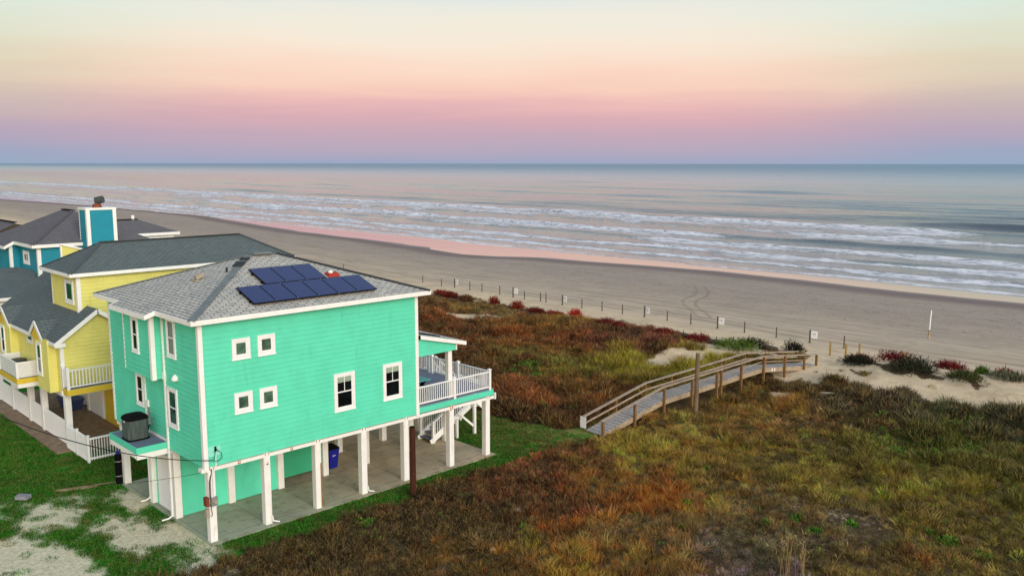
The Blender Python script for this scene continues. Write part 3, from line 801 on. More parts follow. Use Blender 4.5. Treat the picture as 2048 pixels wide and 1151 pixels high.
# deck, porch and stairs on the sea side
DX = 15.27
mb = MB(); mb.box(L_+.03, DX-.02, .02, W_, 3.37, 3.43); dk = mb.build('deck', M['deckgrey'], hs)
mb = MB(); mb.box(L_+.06, DX, -.02, .018, 3.09, 3.36); mb.box(DX-.018, DX+.02, .02, W_, 3.09, 3.40); mb.build('rim_board', M['mint'], dk)
mb = MB(); mb.box(DX+.02, DX+.1, -.1, .02, 2.87, 3.2); mb.build('beam_end', M['white'], dk)
RZ = 3.43
rx = [10.55, 12.72, 15.06]
rail_run(hs, (10.5, .06, RZ), (12.66, .06, RZ), .88, .10, M['vinyl'], .125)
rail_run(hs, (12.78, .06, RZ), (15.0, .06, RZ), .88, .10, M['vinyl'], .125)
rail_run(hs, (15.1, .14, RZ), (15.1, 2.45, RZ), .88, .10, M['vinyl'], .125)
rail_run(hs, (15.1, 2.6, RZ), (15.1, 4.6, RZ), .88, .10, M['vinyl'], .125)
rail_run(hs, (15.1, 4.95, RZ), (15.1, 6.9, RZ), .88, .10, M['vinyl'], .125)
rail_run(hs, (15.1, 7.0, RZ), (15.1, 8.9, RZ), .88, .10, M['vinyl'], .125)
for (x, y) in ((12.72, .06), (15.08, .08), (15.1, 2.52), (15.1, 4.66), (15.1, 4.9), (15.1, 6.95), (15.1, 9.0)): rail_post(hs, x, y, 3.36, 4.40, M['vinyl'], .13)
# porch roof
PXE, zA, zB_ = 13.25, 6.83, 6.17
k = 1/math.hypot(1, .236); c = .236*k
mb = MB(); roof_plane(mb, [(PXE, -.2, zB_), (PXE, W_+.1, zB_), (L_+.03, W_+.1, zA), (L_+.03, -.2, zA)], (0, 1, 0), (-k, 0, c))
mb.face([(PXE, -.2, zB_-.17), (L_+.03, -.2, zA-.17), (L_+.03, W_+.1, zA-.17), (PXE, W_+.1, zB_-.17)])
pr = mb.build('porch_roof', M['shingle'], hs)
mb = MB(); yy = -.23
mb.hexa([(L_+.05, yy, zA-.17), (PXE, yy, zB_-.17), (PXE, yy+.03, zB_-.17), (L_+.05, yy+.03, zA-.17)], [(L_+.05, yy, zA+.012), (PXE, yy, zB_+.012), (PXE, yy+.03, zB_+.012), (L_+.05, yy+.03, zA+.012)])
mb.box(PXE, PXE+.03, -.23, W_+.1, zB_-.17, zB_+.012); mb.build('porch_fascia', M['white'], pr)
mb = MB(); pf_ = lambda z: (0, min(2.34, max(.0, (6.66-z)/.236)))
mb.siding((L_+.05, 0), (1, 0), FY, 2.34, 5.80, 6.60, lambda z: (0, min(2.34, max(0, (6.68-z)/.236))))
mb.box(L_+.05, 12.79, .03, .1, 5.8, 5.98); mb.build('porch_gable', M['mint'], pr)
mb = MB(); mb.box(12.77, 12.84, -.04, .12, 5.79, 6.1); mb.box(12.6, 12.76, .12, W_, 5.8, 5.98); mb.build('porch_beam', M['white'], pr)
for y in (.14, 4.4, 8.7):
    mb = MB(); mb.box(12.42, 12.66, y, y+.24, 3.43, 5.80); mb.build('porch_column', M['post'], hs)
mb = MB(); mb.beam((10.7, 1.2, 6.8), (12.6, 1.2, 6.35), .5, .04); mb.build('roof_skylight', M['black'], pr)
# staircase climbing seaward under the deck
stp = MB(); x0, n_, run, rise = 14.0, 9, .345, .19
sa = [(x0-.05, .02), (x0+n_*run+.1, n_*rise+.06)]
sc_ = empty('staircase', (0, 0, 0)); sc_.parent = hs
for y in (3.42, 4.48): stp.beam((x0-.08, y, .06), (x0+n_*run, y, n_*rise-.02), .05, .26)
stp.build_each('stringer', M['white'], sc_)
mb = MB()
for i in range(n_): mb.box(x0+i*run, x0+i*run+.30, 3.40, 4.50, (i+1)*rise-.05, (i+1)*rise)
mb.build_each('tread', M['deckgrey'], sc_)
mb = MB()
for i in range(n_): mb.box(x0+i*run+.27, x0+i*run+.29, 3.45, 4.45, i*rise, (i+1)*rise-.05)
mb.build_each('riser', M['white'], sc_)
LXA, LXB, LZ = x0+n_*run, x0+n_*run+.85, n_*rise
mb = MB(); mb.box(LXA, LXB, 3.4, 5.7, LZ-.06, LZ); mb.build('landing', M['deckgrey'], sc_)
mb = MB(); mb.box(LXA, LXB, 3.36, 3.4, LZ-.3, LZ); mb.box(LXA, LXB, 5.7, 5.74, LZ-.3, LZ); mb.box(LXB, LXB+.04, 3.36, 5.74, LZ-.3, LZ); mb.build('landing_rim', M['white'], sc_)
m2 = MB(); n2_ = 8; run2 = (LXA-DX-.02)/n2_; rise2 = (3.40-LZ)/n2_
for y in (4.65, 5.63): m2.beam((LXA+.05, y, LZ-.05), (DX+.02, y, 3.3), .05, .26)
m2.build_each('upper_stringer', M['white'], sc_)
mb = MB()
for i in range(n2_): mb.box(LXA-(i+1)*run2, LXA-i*run2+.03, 4.65, 5.63, LZ+(i+1)*rise2-.05, LZ+(i+1)*rise2)
mb.build_each('upper_tread', M['deckgrey'], sc_)
for y in (3.42, 4.48):
    r_ = rail_run(sc_, (x0+.12, y, .2), (x0+n_*run, y, n_*rise+.08), .92, .14, M['vinyl'], .14, name='stair_railing')
    mb = MB(); mb.box(x0+.04, x0+.16, y-.06, y+.06, .0, 1.18); mb.build('newel_post', M['vinyl'], sc_)
for y in (4.65, 5.63): rail_run(sc_, (LXA, y, LZ+.1), (DX+.05, y, 3.45), .88, .12, M['vinyl'], .14, name='stair_railing')
rail_run(sc_, (LXB, 3.45, LZ), (LXB, 5.65, LZ), .92, .1, M['vinyl'], .13, name='stair_railing')
for (x, y, zt_) in ((15.65, 3.30, 1.0), (16.78, 3.12, LZ+.9), (17.93, 3.3, LZ+1.0), (17.9, 5.6, LZ+1.0), (17.1, 5.7, LZ)):
    mb = MB(); mb.box(x-.07, x+.07, y-.07, y+.07, gh(x, y)-.2, zt_); mb.build('stair_post', M['post'], sc_)
mb = MB(); mb.beam((16.76, 3.14, .42), (15.75, 3.32, 1.35), .05, .12); mb.beam((16.8, 3.2, 1.9), (17.85, 3.28, 1.0), .05, .12); mb.build_each('brace', M['white'], sc_)
# electric service on the corner piling
mb = MB(); mb.box(.13, .38, -.16, .0, 1.52, 1.86); ms = mb.build('meter_box', M['metal'], hs)
mb = MB(); mb.cyl((.27, -.16, 1.7), (.27, -.25, 1.7), .085, .075, 14); mb.build('meter_dial', M['tan'], ms)
mb = MB(); mb.box(-.03, .10, -.02, .24, 1.5, 1.85); mb.build('switch_box', M['rustmetal'], ms)
mb = MB(); mb.box(-.02, .085, .02, .2, 1.05, 1.38); mb.build('junction_box', M['tan'], ms)
mb = MB(); mb.tube([(.20, -.05, 1.86), (.20, -.05, 2.9)], .025); mb.tube([(.28, -.05, 1.86), (.28, -.05, 2.7), (.34, -.05, 2.95), (.42, -.06, 3.1), (.42, -.07, 3.72)], .022); mb.build('conduit', M['white'], ms)
mb = MB(); mb.tube([(.12, -.06, 1.84), (.13, -.06, 2.5), (.22, -.06, 2.85), (.22, -.06, 3.0)], .022); mb.tube([(.12, -.07, 1.6), (.15, -.12, 1.2), (.12, -.1, 1.1)], .014); mb.build_each('service_wire', M['cable'], ms)
mb = MB(); mb.cyl((.42, -.09, 3.68), (.42, -.09, 3.86), .05, .035, 8); mb.tube([(.42, -.12, 3.78), (.60, -.18, 3.6), (.62, -.2, 3.4), (.45, -.2, 3.30), (.28, -.2, 3.34)], .012); mb.tube([(.40, -.12, 3.78), (.34, -.18, 3.5), (.26, -.2, 3.36)], .012); mb.build('weatherhead', M['black'], ms)

mb = MB(); mb.siding((.14, -.008), (1, 0), FY, .52, 3.48, 3.88); mb.box(.14, .66, -.006, .0, 3.48, 3.88); pb = mb.build('patched_board', M['palemint'], hs); pb['label'] = 'paler replacement boards by the cable entry'
# slab under the house (its own sheet)
mb = MB(); mb.box(0.02, 15.28, -.2, 8.95, -.35, .0); tag(mb.build('concrete_slab', M['concrete']), kind='structure')

# ================================================================== YELLOW HOUSE
yh = empty('yellow_house', (0, 16.3, 0), 'yellow beach house with dark grey gabled and hip roofs behind the mint house', 'house')
ZF, ZY = 2.86, 5.62            # underside and eave height
GY, GX1 = 16.3, 3.7            # gable face, its width
pk = (1.82, 7.05)
mb = MB()
def gprof(z):
    if z <= ZY: return (0, GX1)
    t = (z-ZY)/(pk[1]-ZY); return (pk[0]*t, GX1-(GX1-pk[0])*t)
mb.siding((0, GY), (1, 0), FY, GX1, ZF, pk[1]-.05, gprof)
mb.box(.03, GX1, GY+.05, 27.8, ZF, ZY-.05)
mb.siding((0, 27.8), (0, -1), LX, 11.5, ZF, ZY)
# two shallow window bays
for (y0, y1) in ((17.0, 18.95), (23.7, 25.8)):
    mb.siding((-.42, y1), (0, -1), LX, y1-y0, ZF, ZY); mb.siding((-.42, y0), (1, 0), FY, .42, ZF, ZY); mb.siding((0, y1), (-1, 0), (0, 1), .42, ZF, ZY)
    mb.box(-.39, .02, y0+.03, y1-.03, ZF, ZY)
mb.build('lower_wall', M['yellow'], yh)
corner_board(yh, 0, GY, ZF, ZY, -1, -1)
for y in (16.98, 23.68): corner_board(yh, -.42, y, ZF, ZY, -1, -1, .07, .035, 'yellow')
# lower roof: long slope facing the street, gable end to the front, two small gablets
EX, sl = -.34, (7.05-5.62)/1.82
ze = ZY-.02; RX, RZy = 3.1, ze+(3.1+.34)*.62
k = 1/math.hypot(1, .7); c = .7*k
mb = MB(); zr = pk[1]+.10; x_r = pk[0]
y_f = GY-.35
roof_plane(mb, [(EX, 28.1, ze), (EX, y_f, ze), (x_r, y_f, zr), (x_r, 28.1, zr)], (0, 1, 0), (k, 0, c))
roof_plane(mb, [(GX1+.35, y_f, ze), (GX1+.35, 28.1, ze), (x_r, 28.1, zr), (x_r, y_f, zr)], (0, 1, 0), (-k, 0, c))
# upper part of the street slope runs on behind the gable up to the tower
roof_plane(mb, [(x_r, 28.1, zr+.001), (x_r, 21.9, zr+.001), (3.2, 21.9, zr+1.0), (3.2, 28.1, zr+1.0)], (0, 1, 0), (k, 0, c))
mb.face([(x_r, 28.1, zr), (3.2, 28.1, zr+1.0), (3.2, 28.1, ze)])
def gablet(yc, hw, h):
    zt_ = ze+h; xr = EX+h/.72
    xo = EX-.12
    mb.face([(xo, yc-hw, ze+.02), (xo, yc, zt_+.02), (xr+.1, yc, zt_+.02), (EX+.02, yc-hw, ze+.02)], [(0, 0), (0, 1.2), (1.2, 1.2), (1.2, 0)])
    mb.face([(xo, yc, zt_+.02), (xo, yc+hw, ze+.02), (EX+.02, yc+hw, ze+.02), (xr+.1, yc, zt_+.02)], [(0, 1.2), (0, 0), (1.2, 0), (1.2, 1.2)])
gablet(18.75, 1.1, .82); gablet(24.9, 1.2, .85)
lr = mb.build('lower_roof', M['shingle_dark'], yh)
mb = MB()
def trimline(p, q, w=.05, h=.19): mb.beam(p, q, w, h)
for (a, b_) in ((y_f, 17.65), (19.85, 23.7), (26.1, 28.1)): mb.box(EX-.05, EX-.005, a, b_, ze-.17, ze+.01)
for (yc, hw, h) in ((18.75, 1.1, .82), (24.9, 1.2, .85)):
    xo = EX-.14
    trimline((xo, yc-hw-.02, ze-.07), (xo, yc, ze+h-.06)); trimline((xo, yc+hw+.02, ze-.07), (xo, yc, ze+h-.06))
trimline((EX-.03, y_f-.03, ze-.1), (x_r, y_f-.03, zr-.1), .05, .2); trimline((x_r, y_f-.03, zr-.1), (GX1+.35, y_f-.03, ze-.1), .05, .2)
mb.box(EX-.02, EX+.48, y_f-.05, y_f-.01, ze-.22, ze-.02)
mb.build('fascia', M['white'], yh)
mb = MB()
for (yc, hw, h) in ((18.75, 1.1, .82), (24.9, 1.2, .85)):
    xo = -.44
    mb.face([(xo, yc-hw*.75, ze-.02), (xo, yc, ze+h-.2), (xo, yc+hw*.75, ze-.02)])
    mb.box(xo-.02, xo, yc-.45, yc+.45, ze-.12, ze+.12)
mb.build_each('gablet_face', M['deepyellow'], yh)
window(yh, (-.42, 18.75), LX, .80, 1.72, 3.62, 'double', 'glassgreen', .10)
window(yh, (-.42, 25.45), LX, .80, 1.62, 3.75, 'double', 'glass', .10)
window(yh, (0, 21.85), LX, 1.02, .62, 4.85, 'single', 'glassgreen', .10)
# upper storey
UX, U0, U1, UZ0, UZ1 = 1.4, 17.5, 21.62, 5.5, 8.74
UX1 = 13.8
mb = MB(); mb.box(UX+.03, UX1, U0+.03, U1, UZ0-2.6, UZ1)
mb.siding((UX, U0), (1, 0), FY, UX1-UX, 3.0, UZ1); mb.siding((UX, U1), (0, -1), LX, U1-U0, UZ0, UZ1)
mb.build('upper_wall', M['yellow'], yh)
corner_board(yh, UX, U0, UZ0, UZ1, -1, -1, .16)
mb = MB(); mb.box(UX-.03, UX+.02, U1-.03, U1+.04, UZ0, UZ1); mb.build('corner_board', M['white'], yh)
window(yh, (UX, 19.35), LX, 1.30, 1.28, 7.20, 'single', 'glassgreen', .16)
mb = MB(); ux0, ux1, uy0, uy1, uz = .95, 14.25, 17.1, 22.05, 8.93
A, B = hip_roof(mb, ux0, ux1, uy0, uy1, uz, .56, 'x')
ur = mb.build('upper_roof', M['shingle_dark'], yh)
mb = MB(); cap_line(mb, A, B, .3, .05); mb.build_each('ridge_cap', M['ridge_dark'], ur)
mb = MB(); cap_line(mb, (ux0, uy0, uz), A, .25, .02); cap_line(mb, (ux1, uy0, uz), B, .25, .04); cap_line(mb, (ux0, uy1, uz), A, .25, .02); mb.build_each('ridge_cap', M['shingle_dark'], ur)
fascia_rect(ux0, ux1, uy0, uy1, uz-.17, uz+.015).build('fascia', M['white'], ur)
# sloped parapet wall behind
mb = MB(); P_ = lambda y: [(2.25, y, 8.9), (4.3, y, 8.9), (4.3, y, 9.42), (2.25, y, 10.08)]
mb.hexa(P_(22.4), P_(22.52)); pw = mb.build('parapet_wall', M['yellow'], yh)
mb = MB(); mb.beam((2.2, 22.4, 10.1), (4.35, 22.4, 9.44), .22, .10); mb.box(2.19, 2.26, 22.36, 22.5, 8.9, 10.04); mb.build('parapet_cap', M['white'], pw)
# front balcony
mb = MB(); mb.box(-.02, 3.6, 15.5, 16.27, 3.16, 3.22); bl = mb.build('balcony', M['deckgrey'], yh)
mb = MB(); mb.box(-.04, 3.6, 15.46, 15.5, 2.9, 3.2); mb.box(-.06, -.02, 15.5, 16.27, 2.9, 3.2); mb.build('rim_board', M['deepyellow'], bl)
rail_run(bl, (.08, 15.55, 3.22), (2.75, 15.55, 3.22), .98, .12, M['vinyl'], .16, .05)
rail_run(bl, (.02, 15.6, 3.22), (.02, 16.25, 3.22), .98, .12, M['vinyl'], .13, .09)
for p in ((.02, 15.55), (2.8, 15.55), (.02, 16.22)): rail_post(bl, p[0], p[1], 3.2, 4.3, M['vinyl'], .13)
# equipment balcony with louvred screen
mb = MB(); mb.box(-1.12, -.03, 20.15, 23.4, 3.1, 3.16); eb = mb.build('equipment_balcony', M['deckgrey'], yh)
mb = MB(); mb.box(-1.16, -1.12, 20.1, 23.45, 2.86, 3.14); mb.box(-1.12, -.03, 20.1, 20.15, 2.86, 3.14); mb.build('rim_board', M['deepyellow'], eb)
mb = MB(); mb.box(-1.12, -.03, 20.13, 20.28, 2.62, 2.858); mb.box(-1.12, -1.0, 20.3, 23.4, 2.66, 2.858); mb.build_each('platform_beam', M['white'], eb)
mb = MB(); z = 3.2
while z < 3.98: mb.box(-1.13, -.05, 20.13, 20.15, z, z+.085); mb.box(-1.13, -1.11, 20.17, 23.4, z, z+.085); mb.box(-1.11, -.05, 23.4, 23.42, z, z+.085); z += .1
mb.box(-1.16, -.04, 20.1, 20.18, 3.99, 4.05); mb.box(-1.16, -1.08, 20.18, 23.42, 3.99, 4.05)
mb.box(-1.17, -1.05, 20.09, 20.21, 3.16, 4.06); mb.box(-1.17, -1.05, 23.33, 23.45, 3.16, 4.06); mb.box(-.12, -.03, 20.1, 20.2, 3.16, 4.04); mb.build('louvre_screen', M['vinyl'], eb)
# pilings, beams and what stands between them
for y in (16.25, 20.2, 22.6, 25.9, 29.0):
    for x in (.02, 3.2, 6.4):
        mb = MB(); mb.box(x, x+.3, y, y+.3, 0, ZF); mb.build('piling', M['post'], yh)
mb = MB(); mb.box(.0, .3, GY, 27.8, ZF-.2, ZF-.002); mb.box(.3, GX1, GY+.02, GY+.2, ZF-.2, ZF-.002); mb.build('beam', M['white'], yh)
mb = MB(); mb.box(-.12, .0, 16.2, 16.34, 2.8, 3.02); mb.build('beam_end', M['white'], yh)
mb = MB(); mb.box(3.25, 3.32, 19.9, 22.6, 0, 2.4); gd = mb.build('garage_door', M['vinyl'], yh)
mb = MB(); mb.box(3.2, 3.3, 17.0, 19.85, 0, ZF); mb.box(3.2, 9, 16.9, 17.0, 0, ZF); mb.build('storage_wall', M['deepyellow'], yh)
mb = MB(); mb.box(3.4, 9, 24.3, 24.4, 0, 1.6); mb.build('back_wall', M['white'], yh)

def fence_panel(parent, p, q, z0, z1, mat, gap=.12, bw=.085):
    p, q = V3(*p, 0), V3(*q, 0); L = np.linalg.norm(q-p); d = (q-p)/L; k_ = max(2, int(L/gap)); mb = MB()
    for zz in (z0+.1, z1-.06): mb.beam(tuple(p+V3(0, 0, zz)), tuple(q+V3(0, 0, zz)), .05, .09)
    for i in range(k_):
        s = p+d*(L*(i+.5)/k_); mb.beam((s[0], s[1], z0), (s[0], s[1], z1), bw if abs(d[1]) > .5 else bw*.45, bw*.45 if abs(d[1]) > .5 else bw*.45, up=(0, 1, 0))
    return mb.build('fence_panel', mat, parent)
# note: pickets between pilings belong to the house; the free corner in front is a fence of its own
for (a, b_) in ((16.56, 20.19), (20.51, 22.59), (22.91, 25.89), (26.21, 28.99)): fence_panel(yh, (.1, a), (.1, b_), .08, 1.3, M['vinyl'], .105, .09)
fence_panel(yh, (3.45, 22.95), (3.45, 28.9), .1, 1.3, M['vinyl'], .16, .07)
tu = MB(); tu.hexa([(2.2, 23.2, .02), (3.0, 23.2, .02), (3.0, 24.6, .02), (2.2, 24.6, .02)], [(2.1, 23.1, .62), (3.1, 23.1, .62), (3.1, 24.7, .62), (2.1, 24.7, .62)]); tu.box(2.06, 3.14, 23.06, 24.74, .62, .68)
tag(tu.build('storage_tub', M['tub']), 'blue storage tub on the paving beneath the yellow house', 'tub')
fe = empty('picket_fence', (0, 13.1, 0), 'white vinyl picket fence corner on the lawn in front of the yellow house', 'fence')
fence_panel(fe, (-.02, 14.75), (-.02, 16.2), .02, 1.26, M['vinyl'], .105, .09); fence_panel(fe, (-.02, 13.2), (-.02, 14.6), .02, 1.26, M['vinyl'], .105, .09)
fence_panel(fe, (.06, 13.1), (2.9, 13.1), .05, 1.22, M['vinyl'], .125, .07); fence_panel(fe, (3.0, 13.1), (5.9, 13.1), .05, 1.22, M['vinyl'], .125, .07)
for p in ((-.02, 13.1), (-.02, 14.67), (2.95, 13.1), (5.95, 13.1)):
    mb = MB(); mb.box(p[0]-.06, p[0]+.06, p[1]-.06, p[1]+.06, -.06, 1.32); mb.box(p[0]-.08, p[0]+.08, p[1]-.08, p[1]+.08, 1.32, 1.36); mb.build('fence_post', M['vinyl'], fe)
mb = MB(); mb.box(.3, 9, 15.0, 30, -.3, .01); tag(mb.build('carport_floor', M['brownpath']), kind='structure')
mb = MB(); mb.box(-.75, .295, 15.6, 30, -.3, .03); tag(mb.build('side_path', M['brownpath']), kind='structure')

# ================================================================== BLUE HOUSE
bh = empty('teal_house', (5, 36.7, 0), 'teal blue beach house with brownish hip roof and tall white trimmed chimney', 'house')
mb = MB(); bz0, bz1 = 2.8, 8.72
mb.box(5.03, 14, 36.73, 47, bz0, bz1)
mb.siding((5, 36.7), (1, 0), FY, 6.5, bz0, bz1); mb.siding((5, 41.1), (0, -1), LX, 4.4, bz0, bz1)
mb.siding((4.35, 41.1), (1, 0), FY, .65, bz0, bz1); mb.siding((4.35, 48), (0, -1), LX, 6.9, bz0, bz1); mb.box(4.38, 6, 41.13, 48, bz0, bz1)
mb.build('wall', M['teal'], bh)
corner_board(bh, 5, 36.7, bz0, bz1, -1, -1, .2); corner_board(bh, 4.35, 41.1, bz0, bz1, -1, -1, .17)
window(bh, (5, 40.05), LX, 1.38, .95, 7.35, 'slider', 'glass', .2)
mb = MB(); ex0, ex1, ey0, ey1, ez = 4.55, 12.9, 36.25, 46.8, 8.93
A, B = hip_roof(mb, ex0, ex1, ey0, ey1, ez, .52, 'y')
k = 1/math.hypot(1, .52); c = .52*k
roof_plane(mb, [(3.9, 48.4, ez-.34), (3.9, 40.75, ez-.34), (ex0, 40.75, ez), (ex0, 48.4, ez)], (0, 1, 0), (k, 0, c))
roof_plane(mb, [(2.5, 56, ez-.9), (2.5, 47.0, ez-.9), (6.5, 47.0, ez+1.0), (6.5, 56, ez+1.0)], (0, 1, 0), (k, 0, c))
br_ = mb.build('roof', M['shingle_brown'], bh)
mb = MB(); cap_line(mb, A, B, .35, .06); cap_line(mb, (6.5, 47.4, ez+1.0), (6.5, 56, ez+1.0), .3, .06); mb.build_each('ridge_cap', M['black'], br_)
mb = MB(); cap_line(mb, (ex0, ey0, ez), A, .28, .03); mb.build_each('ridge_cap', M['shingle_brown'], br_)
mb = MB()
mb.box(ex0-.03, ex1+.03, ey0-.03, ey0, ez-.22, ez+.015); mb.box(ex0-.03, ex0, ey0, 40.72, ez-.22, ez+.015); mb.box(3.87, 3.9, 40.72, 48.4, ez-.55, ez-.33)
mb.hexa([(3.9, 40.72, ez-.55), (ex0, 40.72, ez-.22), (ex0, 40.75, ez-.22), (3.9, 40.75, ez-.55)], [(3.9, 40.72, ez-.33), (ex0, 40.72, ez+.012), (ex0, 40.75, ez+.012), (3.9, 40.75, ez-.33)])
mb.build('fascia', M['white'], bh)
# chimney
cx0, cx1, cy0, cy1, cz1 = 7.95, 9.95, 35.05, 36.65, 11.35
mb = MB(); mb.box(cx0+.03, cx1-.03, cy0+.03, cy1, 2.5, cz1)
mb.siding((cx0, cy0), (1, 0), FY, cx1-cx0, 2.5, cz1); mb.siding((cx0, cy1), (0, -1), LX, cy1-cy0, 2.5, cz1); mb.siding((cx1, cy0), (0, 1), (1, 0), cy1-cy0, 2.5, cz1)
ch = mb.build('chimney', M['teal'], bh)
corner_board(ch, cx0, cy0, 2.5, cz1-.02, -1, -1, .2, .05); corner_board(ch, cx1, cy0, 2.5, cz1-.02, 1, -1, .2, .05)
mb = MB(); mb.box(cx0-.03, cx0+.02, cy1-.15, cy1, 8.6, cz1); mb.box(cx0-.07, cx1+.07, cy0-.07, cy1+.07, cz1-.02, cz1+.14); mb.build('chimney_cap', M['white'], ch)
mb = MB(); xc, yc = 8.95, 35.8; mb.lathe([(.34, cz1+.14), (.30, cz1+.34), (.22, cz1+.42)], xc, yc, 12); mb.build('flue_base', M['rustmetal'], ch)
mb = MB(); mb.cyl((xc-.02, yc+.1, cz1+.62), (xc+.36, yc-.28, cz1+.72), .27, .27, 14); mb.tube([(xc, yc, cz1+.4), (xc+.08, yc-.05, cz1+.6)], .16, 10); mb.build('chimney_cowl', M['darkmetal'], ch)
# lower hip wing on the street side
mb = MB(); wz = 5.55
k = 1/math.hypot(1, .5); c = .5*k
roof_plane(mb, [(-2.5, 35.0, wz), (3.2, 35.0, wz), (5.0, 37.6, wz+1.4), (4.3, 39.2, wz+1.62), (-2.5, 39.2, wz+1.62)], (1, 0, 0), (0, k, c))
roof_plane(mb, [(3.2, 35.0, wz), (6.0, 35.0, wz), (6.0, 36.7, wz+.2), (5.0, 37.6, wz+1.4)], (0, 1, 0), (k, 0, c))
lw = mb.build('wing_roof', M['shingle_dark'], bh)
mb = MB(); mb.box(-2.5, 3.25, 34.96, 35.0, wz-.2, wz+.015); mb.build('fascia', M['white'], lw)
mb = MB(); mb.siding((-2.5, 35.5), (1, 0), FY, 5.5, 2.8, wz-.1); mb.box(-2.45, 3.0, 35.55, 40, 2.8, wz-.1); mb.build('wing_wall', M['white'], bh)
mb = MB(); mb.box(-2.6, -.2, 33.6, 35.4, 2.9, 3.3); mb.build('wing_band', M['teal'], bh)
for x in (-2.4, 2.6, 6):
    for y in (35.4, 40, 45): mb = MB(); mb.box(x, x+.3, y, y+.3, 0, 2.8); mb.build('piling', M['post'], bh)
# seaward lower roof
mb = MB(); A, B = hip_roof(mb, 11.0, 19.45, 46.0, 51.4, 8.55, .42, 'x', (False, True))
sr = mb.build('sea_side_roof', M['shingle_brown'], bh)
mb = MB(); cap_line(mb, A, B, .35, .06); mb.build_each('ridge_cap', M['black'], sr)
mb = MB(); mb.box(15.4, 19.48, 45.95, 46.0, 8.33, 8.57); mb.box(19.45, 19.49, 46, 51.4, 8.33, 8.57); mb.build('fascia', M['white'], sr)
mb = MB(); mb.cyl((16.4, 48.7, 9.5), (16.4, 48.7, 10.05), .14, .14, 10); mb.build('vent_pipe', M['white'], sr)
mb = MB(); mb.siding((12.5, 46.4), (1, 0), FY, 6.6, 2.8, 8.35); mb.box(12.5, 19.1, 46.45, 51, 2.8, 8.35); mb.build('sea_side_wall', M['white'], bh)
# ================================================================== THINGS ON AND BY THE MINT HOUSE
ac = empty('air_conditioner', (-.78, 4.72, 3.356), 'grey green air conditioner condenser with black domed top on the mint house platform', 'air conditioner')
def octo(cx, cy, r, ch, z):
    p = [(-r, -r+ch), (-r+ch, -r), (r-ch, -r), (r, -r+ch), (r, r-ch), (r-ch, r), (-r+ch, r), (-r, r-ch)]
    return [(cx+a, cy+b, z) for a, b in p]
ax, ay, az = -.78, 4.72, 3.36
mb = MB(); mb.hexa(octo(ax, ay, .42, .12, az+.06), octo(ax, ay, .42, .12, az+.86)); mb.build('cabinet', M['acgrille'], ac)
mb = MB(); rr = [(.445, .86), (.445, .93), (.40, 1.0), (.27, 1.05), (.1, 1.065)]
rings = [octo(ax, ay, r, r*.3, az+z) for r, z in rr]
for a, b in zip(rings[:-1], rings[1:]):
    for i in range(8): j = (i+1) % 8; mb.face([a[i], a[j], b[j], b[i]])
mb.face(rings[-1]); mb.face(rings[0][::-1]); mb.build('top_cover', M['black'], ac)
mb = MB(); mb.hexa(octo(ax, ay, .45, .12, az-.003), octo(ax, ay, .45, .12, az+.06)); mb.build('base', M['black'], ac)
mb = MB(); mb.box(ax-.426, ax-.421, ay-.05, ay+.12, az+.76, az+.80); mb.build('nameplate', M['sign'], ac)
mb = MB()
for sx in (-1, 1):
    for sy in (-1, 1): mb.cyl((ax+sx*.35, ay+sy*.35, az+.05), (ax+sx*.35, ay+sy*.35, az+.87), .018, .018, 6)
mb.build_each('corner_rail', M['darkmetal'], ac)

a2 = empty('air_conditioner', (-.6, 21.7, 3.16), 'dark air conditioner unit behind the louvred screen of the yellow house', 'air conditioner')
mb = MB(); mb.box(-1.0, -.25, 21.2, 22.1, 3.18, 3.86); mb.build('cabinet', M['black'], a2)
mb = MB(); mb.lathe([(.42, 3.861), (.42, 3.92), (.34, 3.95), (.1, 3.96)], -.62, 21.65, 16); mb.build('fan_guard', M['darkmetal'], a2)

bn = empty('wheelie_bin', (8.14, 4.0, 0), 'dark blue wheelie bin with black lid beside a piling under the mint house', 'bin')
bx, by = 8.14, 4.0
mb = MB(); mb.hexa([(bx-.2, by-.24, .05), (bx+.2, by-.24, .05), (bx+.2, by+.2, .05), (bx-.2, by+.2, .05)], [(bx-.29, by-.33, 1.0), (bx+.29, by-.33, 1.0), (bx+.29, by+.33, 1.0), (bx-.29, by+.33, 1.0)]); mb.build('body', M['bluebin'], bn)
mb = MB(); mb.hexa([(bx-.31, by-.36, 1.0), (bx+.31, by-.36, 1.0), (bx+.31, by+.36, 1.0), (bx-.31, by+.36, 1.0)], [(bx-.27, by-.30, 1.09), (bx+.27, by-.30, 1.09), (bx+.27, by+.34, 1.12), (bx-.27, by+.34, 1.12)]); mb.build('lid', M['black'], bn)
for s in (-.24, .24):
    mb = MB(); mb.cyl((bx+s-.03, by+.24, .1), (bx+s+.03, by+.24, .1), .1, .1, 12); mb.build('wheel', M['black'], bn)
mb = MB(); mb.cyl((bx-.24, by+.38, 1.0), (bx+.24, by+.38, 1.0), .02, .02, 6); mb.build('handle', M['black'], bn)
mb = MB(); yb = by-.303
for k3 in range(3):
    a0 = math.radians(90+120*k3)
    for s in (0,):
        p = lambda r, a: (bx+r*math.cos(a), yb-(.0), .74+r*math.sin(a))
        q0, q1, q2, q3 = p(.10, a0-.5), p(.10, a0+.45), p(.055, a0+.45), p(.055, a0-.5)
        mb.face([q0, q1, q2, q3]); mb.face([p(.125, a0+.42), p(.085, a0+.95), p(.03, a0+.42)])
mb.build('recycling_mark', M['sign'], bn)

